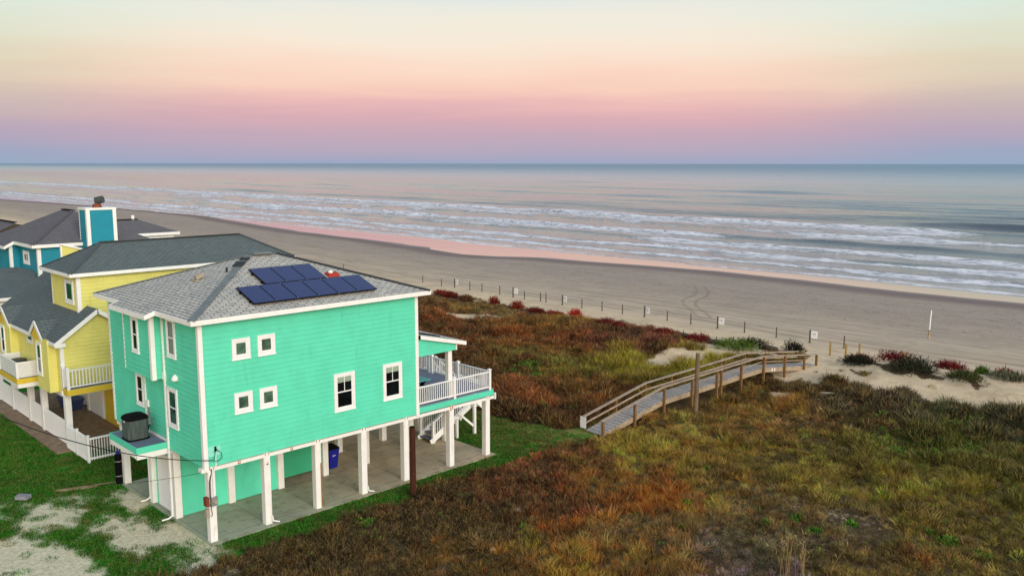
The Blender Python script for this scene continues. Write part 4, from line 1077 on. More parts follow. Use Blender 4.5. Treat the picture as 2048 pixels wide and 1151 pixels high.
tb = empty('picnic_table', (11.55, 1.75, 3.43), 'teal picnic table on the blue grey deck of the mint house', 'table')
mb = MB()
for i in range(5): mb.box(10.75, 12.3, 1.32+i*.17, 1.48+i*.17, 4.15, 4.19)
mb.build('tabletop', M['tealtable'], tb)
for x in (10.95, 12.1):
    mb = MB(); mb.beam((x, 1.35, 3.44), (x, 2.0, 4.14), .06, .09); mb.beam((x, 2.15, 3.44), (x, 1.5, 4.14), .06, .09); mb.box(x-.03, x+.03, 1.0, 2.5, 3.80, 3.88); mb.build_each('trestle_leg', M['black'], tb)
for y in (.95, 2.25):
    mb = MB(); mb.box(10.75, 12.3, y, y+.28, 3.885, 3.92); mb.build('bench', M['tealtable'], tb)

tk = empty('filter_tank', (.12, 8.85, 0), 'tall black cylindrical tank with blue cap strapped to the mint house corner piling', 'tank')
mb = MB(); mb.lathe([(.14, .0), (.155, .08), (.155, 1.28), (.12, 1.40), (.05, 1.43)], -.02, 9.12, 16); mb.build('cylinder', M['black'], tk)
mb = MB(); mb.lathe([(.09, 1.40), (.10, 1.50), (.07, 1.56)], -.02, 9.12, 12); mb.build('valve_cap', M['bluebin'], tk)
mb = MB(); mb.lathe([(.158, .35), (.162, .37), (.158, .39)], -.02, 9.12, 16); mb.lathe([(.158, 1.05), (.162, 1.07), (.158, 1.09)], -.02, 9.12, 16); mb.build_each('strap', M['metal'], tk)

def cable(name, pts, r, label, cat='cable'):
    mb = MB(); mb.tube(pts, r, 5); o = mb.build(name, M['cable']); tag(o, label, cat); return o
def catenary(p, q, sag, n=24):
    p, q = V3(*p), V3(*q)
    return [tuple(p+(q-p)*t-V3(0, 0, 4*sag*t*(1-t))) for t in np.linspace(0, 1, n)]
cable('power_cable', catenary((.27, -.2, 3.36), (-9.5, 1.9, 8.6), .9), .018, 'thick black power cable sagging from the mint house corner off to the left')
cable('guy_wire', catenary((-.1, .02, 2.92), (-8.5, 10.5, 3.2), .9), .008, 'thin grey wire running low from the mint house corner beam over the lawn')

def stone(name, x, y, r, label, cat, mat, sx=1, sy=1, sz=.5, seed=0):
    rs = np.random.RandomState(seed); mb = MB(); n = 7
    rings = []
    for j, (f, z) in enumerate(((.9, -.1), (1.0, .3), (.8, .8), (.35, 1.0))):
        rings.append([(x+r*sx*f*math.cos(2*math.pi*i/n)*(1+.3*(rs.rand()-.5)), y+r*sy*f*math.sin(2*math.pi*i/n)*(1+.3*(rs.rand()-.5)), gh(x, y)+r*sz*z) for i in range(n)])
    for a, b in zip(rings[:-1], rings[1:]):
        for i in range(n): j = (i+1) % n; mb.face([a[i], a[j], b[j], b[i]])
    mb.face(rings[-1]); o = mb.build(name, mat); tag(o, label, cat); return o
mb = MB(); mb.beam((-3.98, 10.35, .09), (-3.62, 9.92, .09), .34, .16); mb.beam((-3.92, 10.25, .18), (-3.8, 10.1, .18), .2, .03)
tag(mb.build('concrete_block', M['stone']), 'pale grey concrete block lying on the lawn at the left edge', 'block')
mb = MB(); mb.beam((-2.45, 10.2, -.02), (.0, 9.4, -.035), .07, .07); mb.beam((-2.4, 10.02, -.02), (-.9, 9.5, -.03), .07, .06)
tag(mb.build('timber_edging', M['oldwood']), 'pair of weathered timbers half sunk in the lawn beside the black tank', 'timber')
for i, (x, y, r, lb) in enumerate([(10.85, -6.2, .2, 'pale stone in the dark brush right of the brown pole'), (7.55, -8.15, .13, 'small white scrap of litter in the brush near the bottom of the picture'),
                                   (11.5, -9.6, .09, 'white pebble among the rust coloured brush'), (17.0, 2.6, .07, 'small white stone on the lawn by the stair posts')]):
    stone('stone', x, y, r, lb, 'stone', M['palesand'], 1, 1.2, .6, i)

# free-standing poles
def pole(name, x, y, h, r, mat, label, lean=(0, 0), mat2=None, n=12):
    z = gh(x, y); e = empty(name, (x, y, z), label, 'pole')
    mb = MB(); segs = 6
    pr = [(x+lean[0]*t, y+lean[1]*t, z-.3+(h+.3)*t) for t in np.linspace(0, 1, segs)]
    for i in range(segs-1): mb.cyl(pr[i], pr[i+1], r*(1-.16*i/segs), r*(1-.16*(i+1)/segs), n)
    mb.build('shaft', mat, e, smooth=False)
    if mat2:
        mb = MB(); mb.cyl(pr[-1], (pr[-1][0], pr[-1][1], pr[-1][2]+.03), r*.9, r*.8, n); mb.build('cap', mat2, e)
    return e
pole('wooden_pole', 8.78, -1.66, 3.22, .145, M['pole'], 'short dark red brown wooden pole standing in the grass before the mint house', (0, 0), M['black'])
pole('wooden_pole', 27.1, -4.3, 3.75, .14, M['greypole'], 'tall weathered grey brown wooden pole beside the boardwalk', (.15, 0.05), M['oldwood'])
e = pole('beach_marker', 67.7, -2.44, 2.55, .058, M['sign'], 'tall slim white marker post leaning slightly on the open beach', (.12, -.05))
mb = MB(); mb.cyl((67.66, -2.43, gh(67.7, -2.4)-.1), (67.74, -2.46, gh(67.7, -2.4)+.75), .064, .062, 12); mb.build('bare_base', M['palebollard'], e)

# ================================================================== BOARDWALK
bw = empty('boardwalk', (21, -2, gh(21, -2)), 'weathered grey wooden boardwalk with handrails climbing over the dune to the beach', 'boardwalk')
ya = math.radians(-4); du = V3(math.cos(ya), math.sin(ya), 0); dn = V3(-math.sin(ya), math.cos(ya), 0)   # dn points to the far side
S0 = V3(20.85, -2.47, 0)
KS = [(0, .30), (5.0, 1.31), (14.9, 1.66), (20.4, .98), (21.6, .84)]     # distance, deck height
def dz(s): return float(np.interp(s, [a for a, b in KS], [b for a, b in KS]))
def bp(s, off, z): p = S0+du*s+dn*off; return (p[0], p[1], z)
WB = 1.08
mb = MB(); s = 0.0
while s < 21.5:
    z = dz(s); z2 = dz(s+.235); o_ = random.uniform(-.02, .02)
    mb.hexa([bp(s, -.02+o_, z-.04), bp(s+.235, -.02+o_, z2-.04), bp(s+.235, WB+o_, z2-.04), bp(s, WB+o_, z-.04)], [bp(s, -.02+o_, z), bp(s+.235, -.02+o_, z2), bp(s+.235, WB+o_, z2), bp(s, WB+o_, z)])
    s += .29
mb.build('deck_boards', M['boardwood'], bw)
def along(mb, off, dz0, w, h, s0, s1):
    pts = [s0]+[a for a, b in KS if s0 < a < s1]+[s1]
    for a, b in zip(pts[:-1], pts[1:]): mb.beam(bp(a, off, dz(a)+dz0), bp(b, off, dz(b)+dz0), w, h)
for off in (-.06, WB+.06):
    mb = MB(); along(mb, off, -.16, .06, .26, 0.1, 20.3); mb.build('stringer', M['stringerwood'], bw)
for off, s1 in ((-.10, 21.4), (WB+.10, 21.2)):
    mb = MB(); along(mb, off, .78, .17, .055, -.1, s1); mb.build('handrail', M['railwood'], bw)
    mb = MB(); along(mb, off+(.05 if off < 0 else -.05), .40, .045, .10 if off > 0 else .05, 0 if off > 0 else 7.6, s1-.2); mb.build('middle_rail', M['railwood'], bw)
for s in (0, 2.55, 5.05, 7.6, 10.0, 10.42, 12.5, 14.95, 17.4, 19.8, 21.35):
    mb = MB(); p = bp(s, -.17, 0); z0 = min(gh(p[0], p[1]), dz(s))-.3
    mb.beam((p[0], p[1], z0), (p[0], p[1], dz(s)+.75), .13, .13, up=(0, 1, 0)); mb.build('post', M['postwood'], bw)
for s in (0, 2.55, 5.05, 7.4, 9.9, 12.3, 12.75, 14.9, 17.3, 19.4, 21.15):
    mb = MB(); p = bp(s, WB+.17, 0); z0 = min(gh(p[0], p[1]), dz(s))-.3
    mb.beam((p[0], p[1], z0), (p[0], p[1], dz(s)+.75), .12, .12, up=(0, 1, 0)); mb.build('post', M['postwood'], bw)
mb = MB(); mb.box(-.012+bp(0, WB+.17, 0)[0]-.075, bp(0, WB+.17, 0)[0]-.065, bp(0, WB+.17, 0)[1]-.2, bp(0, WB+.17, 0)[1]+.2, dz(0)+.1, dz(0)+.74)
mb.build('notice_board', M['sign'], bw)
mb = MB()
for s in (16.0, 16.28): mb.hexa([bp(s, -.095, dz(s)-.24), bp(s+.1, -.095, dz(s)-.24), bp(s+.1, -.091, dz(s)-.24), bp(s, -.091, dz(s)-.24)], [bp(s, -.095, dz(s)-.05), bp(s+.1, -.095, dz(s)-.05), bp(s+.1, -.091, dz(s)-.05), bp(s, -.091, dz(s)-.05)])
mb.build_each('white_mark', M['sign'], bw)

# ================================================================== BOLLARDS AND SIGNS ALONG THE BEACH
def make_bollard(h=1.0, r=.058, mat='bollardwood'):
    e = empty('bollard')
    mb = MB(); mb.cyl((0, 0, -.3), (0, 0, h), r, r*.93, 8); mb.build('post', M[mat], e)
    mb = MB(); mb.lathe([(r*.9, h), (r*.6, h+.03), (.01, h+.04)], 0, 0, 8); mb.build('post_top', M[mat], e)
    mb = MB(); mb.lathe([(r*1.25, -.1), (r*1.2, .10), (r*1.05, .12)], 0, 0, 8); mb.build('base_collar', M[mat], e)
    return e
def make_sign():
    e = empty('sign_post')
    mb = MB(); mb.cyl((0, 0, -.3), (0, 0, 1.15), .075, .07, 8); mb.build('post', M['bollardwood'], e)
    mb = MB(); mb.box(.08, .105, -.62, .06, .42, 1.05)
    pn = mb.build('sign_panel', M['sign'], e)
    mb = MB(); mb.box(.074, .079, -.50, -.16, .80, .86); mb.box(.074, .079, -.50, -.25, .66, .70); mb.build_each('lettering', M['metal'], pn)
    mb = MB(); mb.lathe([(.10, -.1), (.095, .12), (.08, .14)], 0, 0, 8); mb.build('base_collar', M['bollardwood'], e)
    return e
B0_ = make_bollard(); G0_ = make_sign(); first = {'b': True, 's': True}
row = [  # y along the beach, kind, label
 (109, 'b', 'farthest small bollard of the beach row, just above the mint roof ridge'),
 (92, 'b', 'second farthest small bollard of the beach row above the mint roof'),
 (76, 'b', 'third farthest small bollard of the beach row above the mint roof'),
 (57.6, 'b', 'dark bollard above the right end of the mint roof, before the farthest white sign'),
 (53.2, 'b', 'slim bollard between the dark one over the mint roof and the farthest white sign'),
 (51.0, 's', 'farthest white sign on a dark post, over the right eave of the mint house'),
 (48.2, 'b', 'dark bollard first to the right of the farthest white sign'),
 (46.0, 'b', 'dark bollard second to the right of the farthest white sign'),
 (42.9, 'b', 'dark bollard just left of the second farthest white sign'),
 (40.4, 's', 'second farthest white sign, above the round red shrubs'),
 (38.3, 'b', 'dark bollard first to the right of the second farthest white sign'),
 (36.0, 'b', 'dark bollard midway between the second and third farthest white signs'),
 (34.9, 'b', 'dark bollard just left of the third farthest white sign'),
 (32.4, 's', 'third farthest white sign, where the row nears the middle of the beach'),
 (29.6, 'b', 'dark bollard first to the right of the third farthest white sign'),
 (26.9, 'b', 'dark bollard midway between the third farthest sign and the double faced sign'),
 (24.3, 'b', 'dark bollard just left of the white sign below the tyre tracks'),
 (21.5, 's', 'white sign left of the curved tyre tracks, its panel on both sides of the post'),
 (18.7, 'b', 'dark bollard first to the right of the sign left of the tyre tracks'),
 (15.9, 'b', 'dark bollard just left of the white sign above the grey pole'),
 (12.9, 's', 'white sign above the tall grey pole of the boardwalk'),
 (10.0, 'b', 'dark bollard first to the right of the sign above the grey pole'),
 (6.8, 'b', 'dark bollard just left of the nearest white sign'),
 (3.6, 's', 'nearest white sign, behind the seaward end of the boardwalk'),
 (.5, 'b', 'dark bollard right of the nearest white sign, last of the long row')]
for (y, kd, lb) in row:
    src = B0_ if kd == 'b' else G0_
    o = src if first[kd] else copy_tree(src); first[kd] = False
    x = 56.5 + .25*math.sin(y*2.1); o.location = (x, y, gh(x, y)); o.rotation_euler.z = random.uniform(-.2, .2)
    s = 1+random.uniform(-.08, .08) if kd == 'b' else 1.0; o.scale = (1, 1, s)
    tag(o, lb, 'bollard' if kd == 'b' else 'sign', 'bollards along the beach' if kd == 'b' else 'white signs along the beach')
P0_ = make_bollard(1.05, .085, 'palebollard'); first_p = True
for (x, y, h, lb) in [(48.9, -1.95, 1.0, 'pale wooden bollard nearest the seaward end of the boardwalk'), (51.0, -2.25, 1.0, 'middle pale wooden bollard of the three right of the boardwalk'),
                      (53.0, -2.45, 1.1, 'pale wooden bollard nearest the sea of the three right of the boardwalk'), (52.2, -6.15, 1.0, 'pale wooden bollard behind the large dark green shrub'), (52.75, -6.2, 1.0, 'second of the close pair of pale bollards behind the dark green shrub')]:
    o = P0_ if first_p else copy_tree(P0_); first_p = False
    o.location = (x, y, gh(x, y)); o.scale = (1, 1, h); o.rotation_euler.z = random.uniform(0, 1); tag(o, lb, 'bollard', 'pale bollards at the boardwalk end')
# ================================================================== PLANTS
CAM = V3(-14.017, -31.143, 14.704)
YAW, PITCH, ROLL, FPX = math.radians(45.489), math.radians(8.181), math.radians(.048), 1729.57
FWD = V3(math.cos(YAW)*math.cos(PITCH), math.sin(YAW)*math.cos(PITCH), -math.sin(PITCH))
RGT = V3(math.sin(YAW), -math.cos(YAW), 0); UPV = np.cross(RGT, FWD)
RGT, UPV = math.cos(ROLL)*RGT+math.sin(ROLL)*UPV, -math.sin(ROLL)*RGT+math.cos(ROLL)*UPV

def veg_material(name, attr_inst=True, colour=None, c2=None):
    m, t = newmat(name)
    j = t.n('ShaderNodeAttribute', _attribute_name='jit').outputs['Fac']
    if attr_inst:
        a = t.n('ShaderNodeAttribute', _attribute_name='col'); a.attribute_type = 'INSTANCER'
        base = a.outputs['Color']
        tip = t.mix(.55, base, lin(190, 164, 110))
    else: base = colour; tip = c2 or colour
    col = t.mix(t.rng(j, .45, 1.0, 0, .85), base, tip)
    col = t.mix(t.rng(j, .55, 0.15), col, t.mix(.8, base, (0.008, .006, .004, 1)))
    b = finish(t, col, .8, spec=.08)
    return m

def mesh_from(name, co, faces, jit, mat):
    me = D.meshes.new(name); me.from_pydata([tuple(c) for c in co], [], faces)
    a = me.attributes.new('jit', 'FLOAT', 'POINT'); a.data.foreach_set('value', np.asarray(jit, np.float32))
    me.materials.append(mat); return me
def blades(rs, n, rad, hmin, hmax, w, lean, curl=.4, comb=(0, 0)):
    """fine curved blades growing from a clump"""
    co, fc, jt = [], [], []
    for i in range(n):
        a = rs.rand()*2*math.pi; r = rad*math.sqrt(rs.rand()); bx, by = r*math.cos(a), r*math.sin(a)
        h = hmin+(hmax-hmin)*rs.rand(); l = lean*(.3+rs.rand())
        ang = a+rs.randn()*.7; dx, dy = l*math.cos(ang)+comb[0], l*math.sin(ang)+comb[1]
        wa = rs.rand()*math.pi; wx, wy = w*math.cos(wa), w*math.sin(wa)
        k = len(co); j = rs.rand()
        for t, f in ((0, 1), (.55, .8)):
            q = t**(1+curl); px, py, pz = bx+dx*h*q, by+dy*h*q, h*t*(1-.18*l*t)
            co += [(px-wx*f, py-wy*f, pz), (px+wx*f, py+wy*f, pz)]
        co.append((bx+dx*h, by+dy*h, h*(1-.25*l))); jt += [j]*5
        fc += [(k, k+1, k+3, k+2), (k+2, k+3, k+4)]
    return co, fc, jt
def twigs(rs, n, rad, h, ln, w, up=.35):
    """tangled short twigs and leaves through a dome"""
    co, fc, jt = [], [], []
    for i in range(n):
        while True:
            p = rs.rand(3)*2-1
            if .1 < p @ p < 1 and p[2] > 0: break
        d = p/np.linalg.norm(p)+rs.randn(3)*.6; d[2] += up; d /= np.linalg.norm(d)
        s = np.cross(d, rs.randn(3)); s /= np.linalg.norm(s)
        o = V3(p[0]*rad, p[1]*rad, p[2]*h); L = ln*(.5+rs.rand()); k = len(co); j = rs.rand()
        co += [o-s*w, o+s*w, o+d*L*.6+s*w*.8, o+d*L*.6-s*w*.8, o+d*L]; jt += [j]*5
        fc += [(k, k+1, k+2, k+3), (k+3, k+2, k+4)]
    return co, fc, jt

VM = veg_material('dune_vegetation')
src = D.collections.new('tuft_sources')
def tuft(name, *a):
    o = D.objects.new(name, mesh_from(name, *a, VM)); src.objects.link(o)
for i in range(3):                                                    # 0-2 upright wispy grass
    rs = np.random.RandomState(20+i); tuft('a%d_grass_tuft' % i, *blades(rs, 58, .20, .22, .60, .0095, .75))
for i in range(3):                                                    # 3-5 bent matted grass
    rs = np.random.RandomState(30+i); tuft('b%d_bent_tuft' % i, *blades(rs, 62, .26, .18, .48, .0095, 1.25, .8, (.3, .15)))
for i in range(3):                                                    # 6-8 twiggy low brush
    rs = np.random.RandomState(40+i); tuft('c%d_brush_tuft' % i, *twigs(rs, 120, .32, .32, .17, .0085))
for i in range(2):                                                    # 9-10 leafy weeds
    rs = np.random.RandomState(50+i); tuft('d%d_weed_tuft' % i, *twigs(rs, 80, .24, .22, .10, .022, .1))
for i in range(2):                                                    # 11-12 short lawn grass
    rs = np.random.RandomState(60+i); tuft('e%d_lawn_tuft' % i, *blades(rs, 60, .22, .04, .10, .006, .8))

def scatter(name, P, rot, scl, idx, colr, label=None):
    me = D.meshes.new(name); me.vertices.add(len(P)); me.vertices.foreach_set('co', np.asarray(P, np.float32).ravel())
    def at(k, ty, v, f='value'):
        a = me.attributes.new(k, ty, 'POINT'); a.data.foreach_set(f, np.asarray(v).ravel())
    at('rot', 'FLOAT_VECTOR', np.asarray(rot, np.float32), 'vector'); at('scl', 'FLOAT', np.asarray(scl, np.float32))
    at('idx', 'INT', np.asarray(idx, np.int32)); at('col', 'FLOAT_COLOR', np.asarray(colr, np.float32), 'color')
    o = D.objects.new(name, me); COL.objects.link(o); o['kind'] = 'stuff'
    ng = D.node_groups.new(name+'_scatter', 'GeometryNodeTree')
    ng.interface.new_socket('Geometry', in_out='INPUT', socket_type='NodeSocketGeometry')
    ng.interface.new_socket('Geometry', in_out='OUTPUT', socket_type='NodeSocketGeometry')
    N, Lk = ng.nodes, ng.links
    gi = N.new('NodeGroupInput'); go = N.new('NodeGroupOutput')
    ci = N.new('GeometryNodeCollectionInfo'); ci.inputs['Collection'].default_value = src
    ci.inputs['Separate Children'].default_value = True; ci.inputs['Reset Children'].default_value = True
    ip = N.new('GeometryNodeInstanceOnPoints'); ip.inputs['Pick Instance'].default_value = True
    def attr(k, ty):
        a = N.new('GeometryNodeInputNamedAttribute'); a.data_type = ty; a.inputs['Name'].default_value = k
        return [s for s in a.outputs if s.enabled and s.name == 'Attribute'][0]
    er = N.new('FunctionNodeEulerToRotation')
    Lk.new(attr('rot', 'FLOAT_VECTOR'), er.inputs[0]); Lk.new(er.outputs[0], ip.inputs['Rotation'])
    Lk.new(attr('scl', 'FLOAT'), ip.inputs['Scale']); Lk.new(attr('idx', 'INT'), ip.inputs['Instance Index'])
    Lk.new(gi.outputs[0], ip.inputs['Points']); Lk.new(ci.outputs[0], ip.inputs['Instance']); Lk.new(ip.outputs[0], go.inputs[0])
    md = o.modifiers.new('scatter', 'NODES'); md.node_group = ng
    return o

# what grows where: x, y, radius, colour, tuft family weights (upright, bent, brush), height
GROW = [
 (4, -5, 2.2, (58, 44, 28), (1, 2, 3), .9), (7, -6, 2.2, (60, 44, 30), (1, 1, 4), 1.0), (9.5, -4.2, 2, (66, 46, 32), (1, 1, 4), 1.0), (5.5, -8, 2, (92, 64, 30), (2, 3, 1), .9),
 (9, -8.4, 1.2, (116, 92, 26), (4, 2, 0), 1.0), (8, -10, 1.6, (128, 84, 24), (3, 3, 0), .95), (12.4, -7.6, 1.8, (98, 48, 30), (2, 1, 3), 1.0), (12, -5, 1.8, (92, 50, 38), (1, 1, 4), 1.0),
 (14.5, -4, 1.8, (98, 54, 40), (1, 1, 4), 1.0), (17.5, -3.6, 1.6, (100, 56, 40), (1, 1, 3), .95), (15.75, -9.5, 1.4, (158, 78, 18), (5, 1, 0), 1.1), (14.0, -9.3, 1.2, (146, 70, 18), (5, 1, 0), 1.1), (11.3, -8.9, 1.0, (140, 72, 20), (4, 1, 0), 1.0),
 (13, -11, 1.8, (118, 90, 54), (2, 4, 1), .85), (10.5, -11.5, 2, (126, 86, 36), (3, 3, 0), .9), (17, -7.2, 1.8, (128, 82, 32), (3, 3, 0), .9), (20, -4.6, 2, (140, 112, 40), (2, 4, 0), .85),
 (22.5, -7.7, 2.4, (140, 114, 42), (2, 5, 0), .8), (20, -9.5, 2, (130, 104, 40), (2, 4, 0), .85), (24.4, -5.6, 2, (144, 116, 52), (2, 4, 1), .8), (24, -10.5, 2.4, (116, 98, 38), (2, 4, 1), .85),
 (27, -8, 1.8, (122, 92, 50), (1, 3, 2), .9), (30, -9, 1.8, (104, 78, 52), (1, 2, 4), .9), (19, -12.6, 1.8, (112, 92, 58), (2, 4, 1), .75), (16.8, -13.2, 1.6, (106, 86, 56), (2, 3, 1), .8),
 (22, -14, 2.2, (110, 98, 38), (2, 4, 1), .85), (25, -17, 2.4, (110, 102, 34), (2, 4, 1), .9), (28, -18, 2.4, (94, 92, 32), (2, 3, 1), .95), (22, -19.5, 2.2, (104, 92, 42), (2, 3, 1), .9),
 (19.8, -16, 1.4, (122, 116, 104), (1, 2, 2), .45), (13, -16.2, 1.6, (104, 94, 98), (1, 2, 4), .9), (15.2, -15, 1.4, (90, 84, 68), (1, 2, 3), .7), (17, -19, 1.8, (100, 82, 44), (1, 3, 1), .8),
 (29.5, -13, 2.2, (90, 88, 38), (2, 3, 2), .9), (33, -10.5, 1.8, (70, 62, 50), (1, 1, 4), 1.0), (35.5, -12, 1.6, (62, 54, 52), (1, 1, 5), 1.1), (36.5, -15, 1.6, (58, 66, 46), (1, 1, 4), 1.1), (31, -17, 2.2, (74, 90, 34), (2, 2, 2), 1.0), (37, -19, 2.2, (58, 62, 50), (1, 1, 4), 1.1), (33, -21, 2.5, (84, 84, 40), (2, 2, 2), 1.0),
 (32.3, -7.6, 1.2, (124, 88, 40), (3, 1, 1), 1.0), (29, -6, 1.3, (128, 92, 44), (3, 2, 0), .95), (36.5, -7, 1.2, (84, 66, 44), (2, 1, 3), .9),
 (21.2, 3.4, 1.5, (52, 32, 24), (1, 0, 5), 1.35), (22.5, .9, 1.4, (86, 54, 34), (1, 1, 4), 1.0), (24, 5, 1.8, (118, 62, 40), (3, 1, 3), 1.15), (26, 2, 1.8, (108, 64, 36), (2, 1, 3), 1.0), (25, 9, 1.8, (124, 66, 40), (3, 1, 2), 1.15),
 (28, 5, 1.8, (108, 74, 40), (2, 2, 2), 1.0), (30, 2.4, 1.6, (122, 108, 36), (5, 1, 0), 1.0), (33, 4, 1.8, (134, 126, 28), (6, 0, 0), 1.15), (35.3, 5, 1.5, (130, 120, 34), (6, 0, 0), 1.1), (30.5, 6.6, 1.5, (112, 104, 36), (4, 1, 0), 1.0), (31, 9.5, 1.6, (100, 92, 44), (2, 2, 2), .9),
 (28, 11, 1.8, (78, 44, 30), (1, 1, 4), 1.0), (30, 13.5, 1.6, (104, 94, 38), (2, 2, 2), .9), (33, 10.5, 1.6, (106, 72, 34), (2, 1, 2), 1.0), (26, 14, 1.8, (74, 46, 32), (1, 1, 4), 1.0), (33, 16, 1.8, (108, 60, 30), (3, 1, 2), 1.1), (36, 14, 1.6, (100, 44, 28), (2, 1, 3), 1.1),
 (38.5, 11.5, 1.8, (96, 48, 42), (1, 1, 4), 1.1), (39.5, 8.5, 1.6, (94, 52, 48), (1, 1, 4), 1.1), (41.5, 13, 1.5, (94, 54, 50), (1, 1, 4), 1.1), (36, 20, 1.8, (104, 52, 26), (3, 1, 2), 1.1), (33, 22, 1.8, (78, 38, 28), (1, 1, 4), 1.1), (38.5, 21, 1.8, (118, 80, 38), (3, 2, 1), .9), (41, 18, 1.8, (120, 84, 36), (4, 2, 0), 1.0),
 (40, 25.5, 1.8, (124, 98, 66), (1, 2, 1), .6), (36, 27, 1.6, (108, 48, 24), (3, 1, 2), 1.1), (42.5, 30, 1.8, (114, 90, 52), (2, 2, 1), .8), (41, 36, 2.4, (100, 72, 46), (1, 2, 2), .9), (38, 35, 2.4, (86, 56, 36), (1, 1, 3), 1.0), (41, 46, 4, (96, 70, 44), (1, 1, 2), 1.0), (30, 28, 4, (84, 48, 30), (1, 1, 3), 1.0), (24, 22, 4, (80, 48, 32), (1, 1, 3), 1.0)]
GX = np.array([[g[0], g[1], g[2]] for g in GROW])
GC = np.array([lin(*g[3])[:3] for g in GROW]); GW = np.array([g[4] for g in GROW], float); GW /= GW.sum(1)[:, None]; GH = np.array([g[5] for g in GROW])
GREENS = [(27.5, 9.0, .9), (26.2, 6.8, .6), (24.6, 6.6, .5), (23.2, 3.2, .8), (29.5, 6.0, .7), (28.6, 10.6, .9), (33.8, -8.2, .7), (30.6, -14.8, 1.3), (26.2, 4.2, .5), (35.2, 11.6, .6), (20.9, -20.6, .6), (24.2, -8.1, .4), (32.3, -13.3, .9), (35.4, -16.5, 1.0), (5.2, -3.2, .6), (10.0, -6.9, .5)]
RED = ((136, 36, 28), (174, 76, 58)); DRD = ((110, 34, 30), (150, 70, 56)); BRN = ((92, 56, 38), (140, 100, 66)); DGR = ((38, 44, 32), (72, 78, 56)); BLK = ((30, 28, 28), (52, 50, 44)); GRN = ((80, 112, 34), (124, 150, 60))
SH = [
 (44.3, 38.6, 1.0, 1.9, .55, 'red', RED, 'wide red shrub with swept branches, farthest left on the dune edge', (.1, -1.0, .1)),
 (43.6, 36.2, .9, 1.2, .5, 'dark_red', DRD, 'low dark red brown shrub right of the swept red one on the dune edge', (0, -.3, 0)),
 (43.2, 33.7, .8, 1.2, .5, 'brown', BRN, 'brown shrub on the dune left of the round red shrub below the sign', (0, 0, 0)),
 (44.3, 30.7, .7, .75, .85, 'red', RED, 'round crimson shrub below the second farthest white sign', (0, 0, 0)),
 (44.0, 27.0, .8, .9, .85, 'rust_red', ((140, 44, 28), (176, 82, 56)), 'peaked rust red shrub between two white signs on the dune edge', (0, 0, .4)),
 (43.6, 24.3, .7, 1.2, .4, 'dark_red', DRD, 'low dark red shrub right of the peaked rust red one', (0, 0, 0)),
 (44.4, 20.0, .7, .75, .85, 'bright_red', ((186, 30, 22), (216, 66, 50)), 'brightest red round shrub at the middle of the dune edge', (0, 0, 0)),
 (43.9, 22.0, .5, 1.1, .35, 'red', RED, 'low red runner left of the brightest red round shrub', (0, .6, 0)),
 (43.6, 15.8, .75, 1.0, .65, 'dark_red', DRD, 'dark red domed shrub right of the brightest red shrub', (0, 0, 0)),
 (42.7, 13.6, .6, .7, .6, 'dark_red', DRD, 'small dark red shrub rising from mauve brush on the dune edge', (0, 0, .2)),
 (43.4, 9.5, .7, 1.3, .5, 'dark_red', DRD, 'red brown combed shrub on pale sand, left of the two drift logs', (0, .8, .1)),
 (42.9, 5.8, .8, 1.2, .75, 'crimson', ((116, 28, 32), (150, 66, 62)), 'crimson shrub on pale sand between drift logs above the grey pole', (0, .4, .1)),
 (42.6, 2.4, 1.3, 1.5, .85, 'green', GRN, 'bright green mounded bush behind the boardwalk rail', (0, 0, .1)),
 (44.6, 2.3, .8, 1.4, .75, 'black_green', BLK, 'nearly black spiky shrub behind the bright green bush', (0, -.4, .3)),
 (46.2, -.5, .8, .85, .95, 'black_green', BLK, 'nearly black shrub at the seaward end of the boardwalk', (0, .3, .2)),
 (43.6, -6.6, 1.0, 1.4, .6, 'dark_green', DGR, 'dark green shrub right of the boardwalk end, red tufts behind it', (0, 0, .1)),
 (44.9, -5.9, .8, 1.2, .6, 'crimson', ((116, 28, 32), (150, 66, 62)), 'left of the two crimson swept tufts right of the boardwalk', (0, .9, .1)),
 (45.2, -8.3, .8, 1.3, .75, 'crimson', ((116, 28, 32), (150, 66, 62)), 'right of the two crimson swept tufts right of the boardwalk', (0, -.8, .2)),
 (43.0, -10.4, 1.5, 1.9, 1.05, 'dark_green', DGR, 'largest dark green shrub below the pair of pale bollards', (0, .2, .1)),
 (43.5, -13.2, 1.1, 1.4, .55, 'olive', ((66, 76, 40), (104, 108, 66)), 'low olive shrub on sand right of the largest dark green shrub', (0, 0, 0)),
 (45.8, -11.7, .7, 1.3, .6, 'crimson', ((116, 28, 32), (150, 66, 62)), 'crimson tuft right of the largest dark green shrub', (0, .5, .2)),
 (46.8, -13.4, .5, .6, .65, 'green', GRN, 'small spiky green plant between crimson tufts at the right', (0, 0, 1.2)),
 (46.3, -14.7, .7, .9, .65, 'red_brown', ((120, 40, 40), (160, 84, 76)), 'red brown tuft right of the small spiky green plant', (0, 0, .3)),
 (46.3, -16.8, .7, 1.6, .5, 'red_brown', ((120, 40, 40), (160, 84, 76)), 'low red brown tuft at the right edge of the dune line', (0, .5, .1)),
 (45.0, -15.6, 1.1, 1.4, .5, 'grey_green', ((104, 108, 84), (140, 140, 112)), 'pale grey green brush on the sand hump near the right edge', (0, 0, .2))]
VEG_GAIN = 1.8
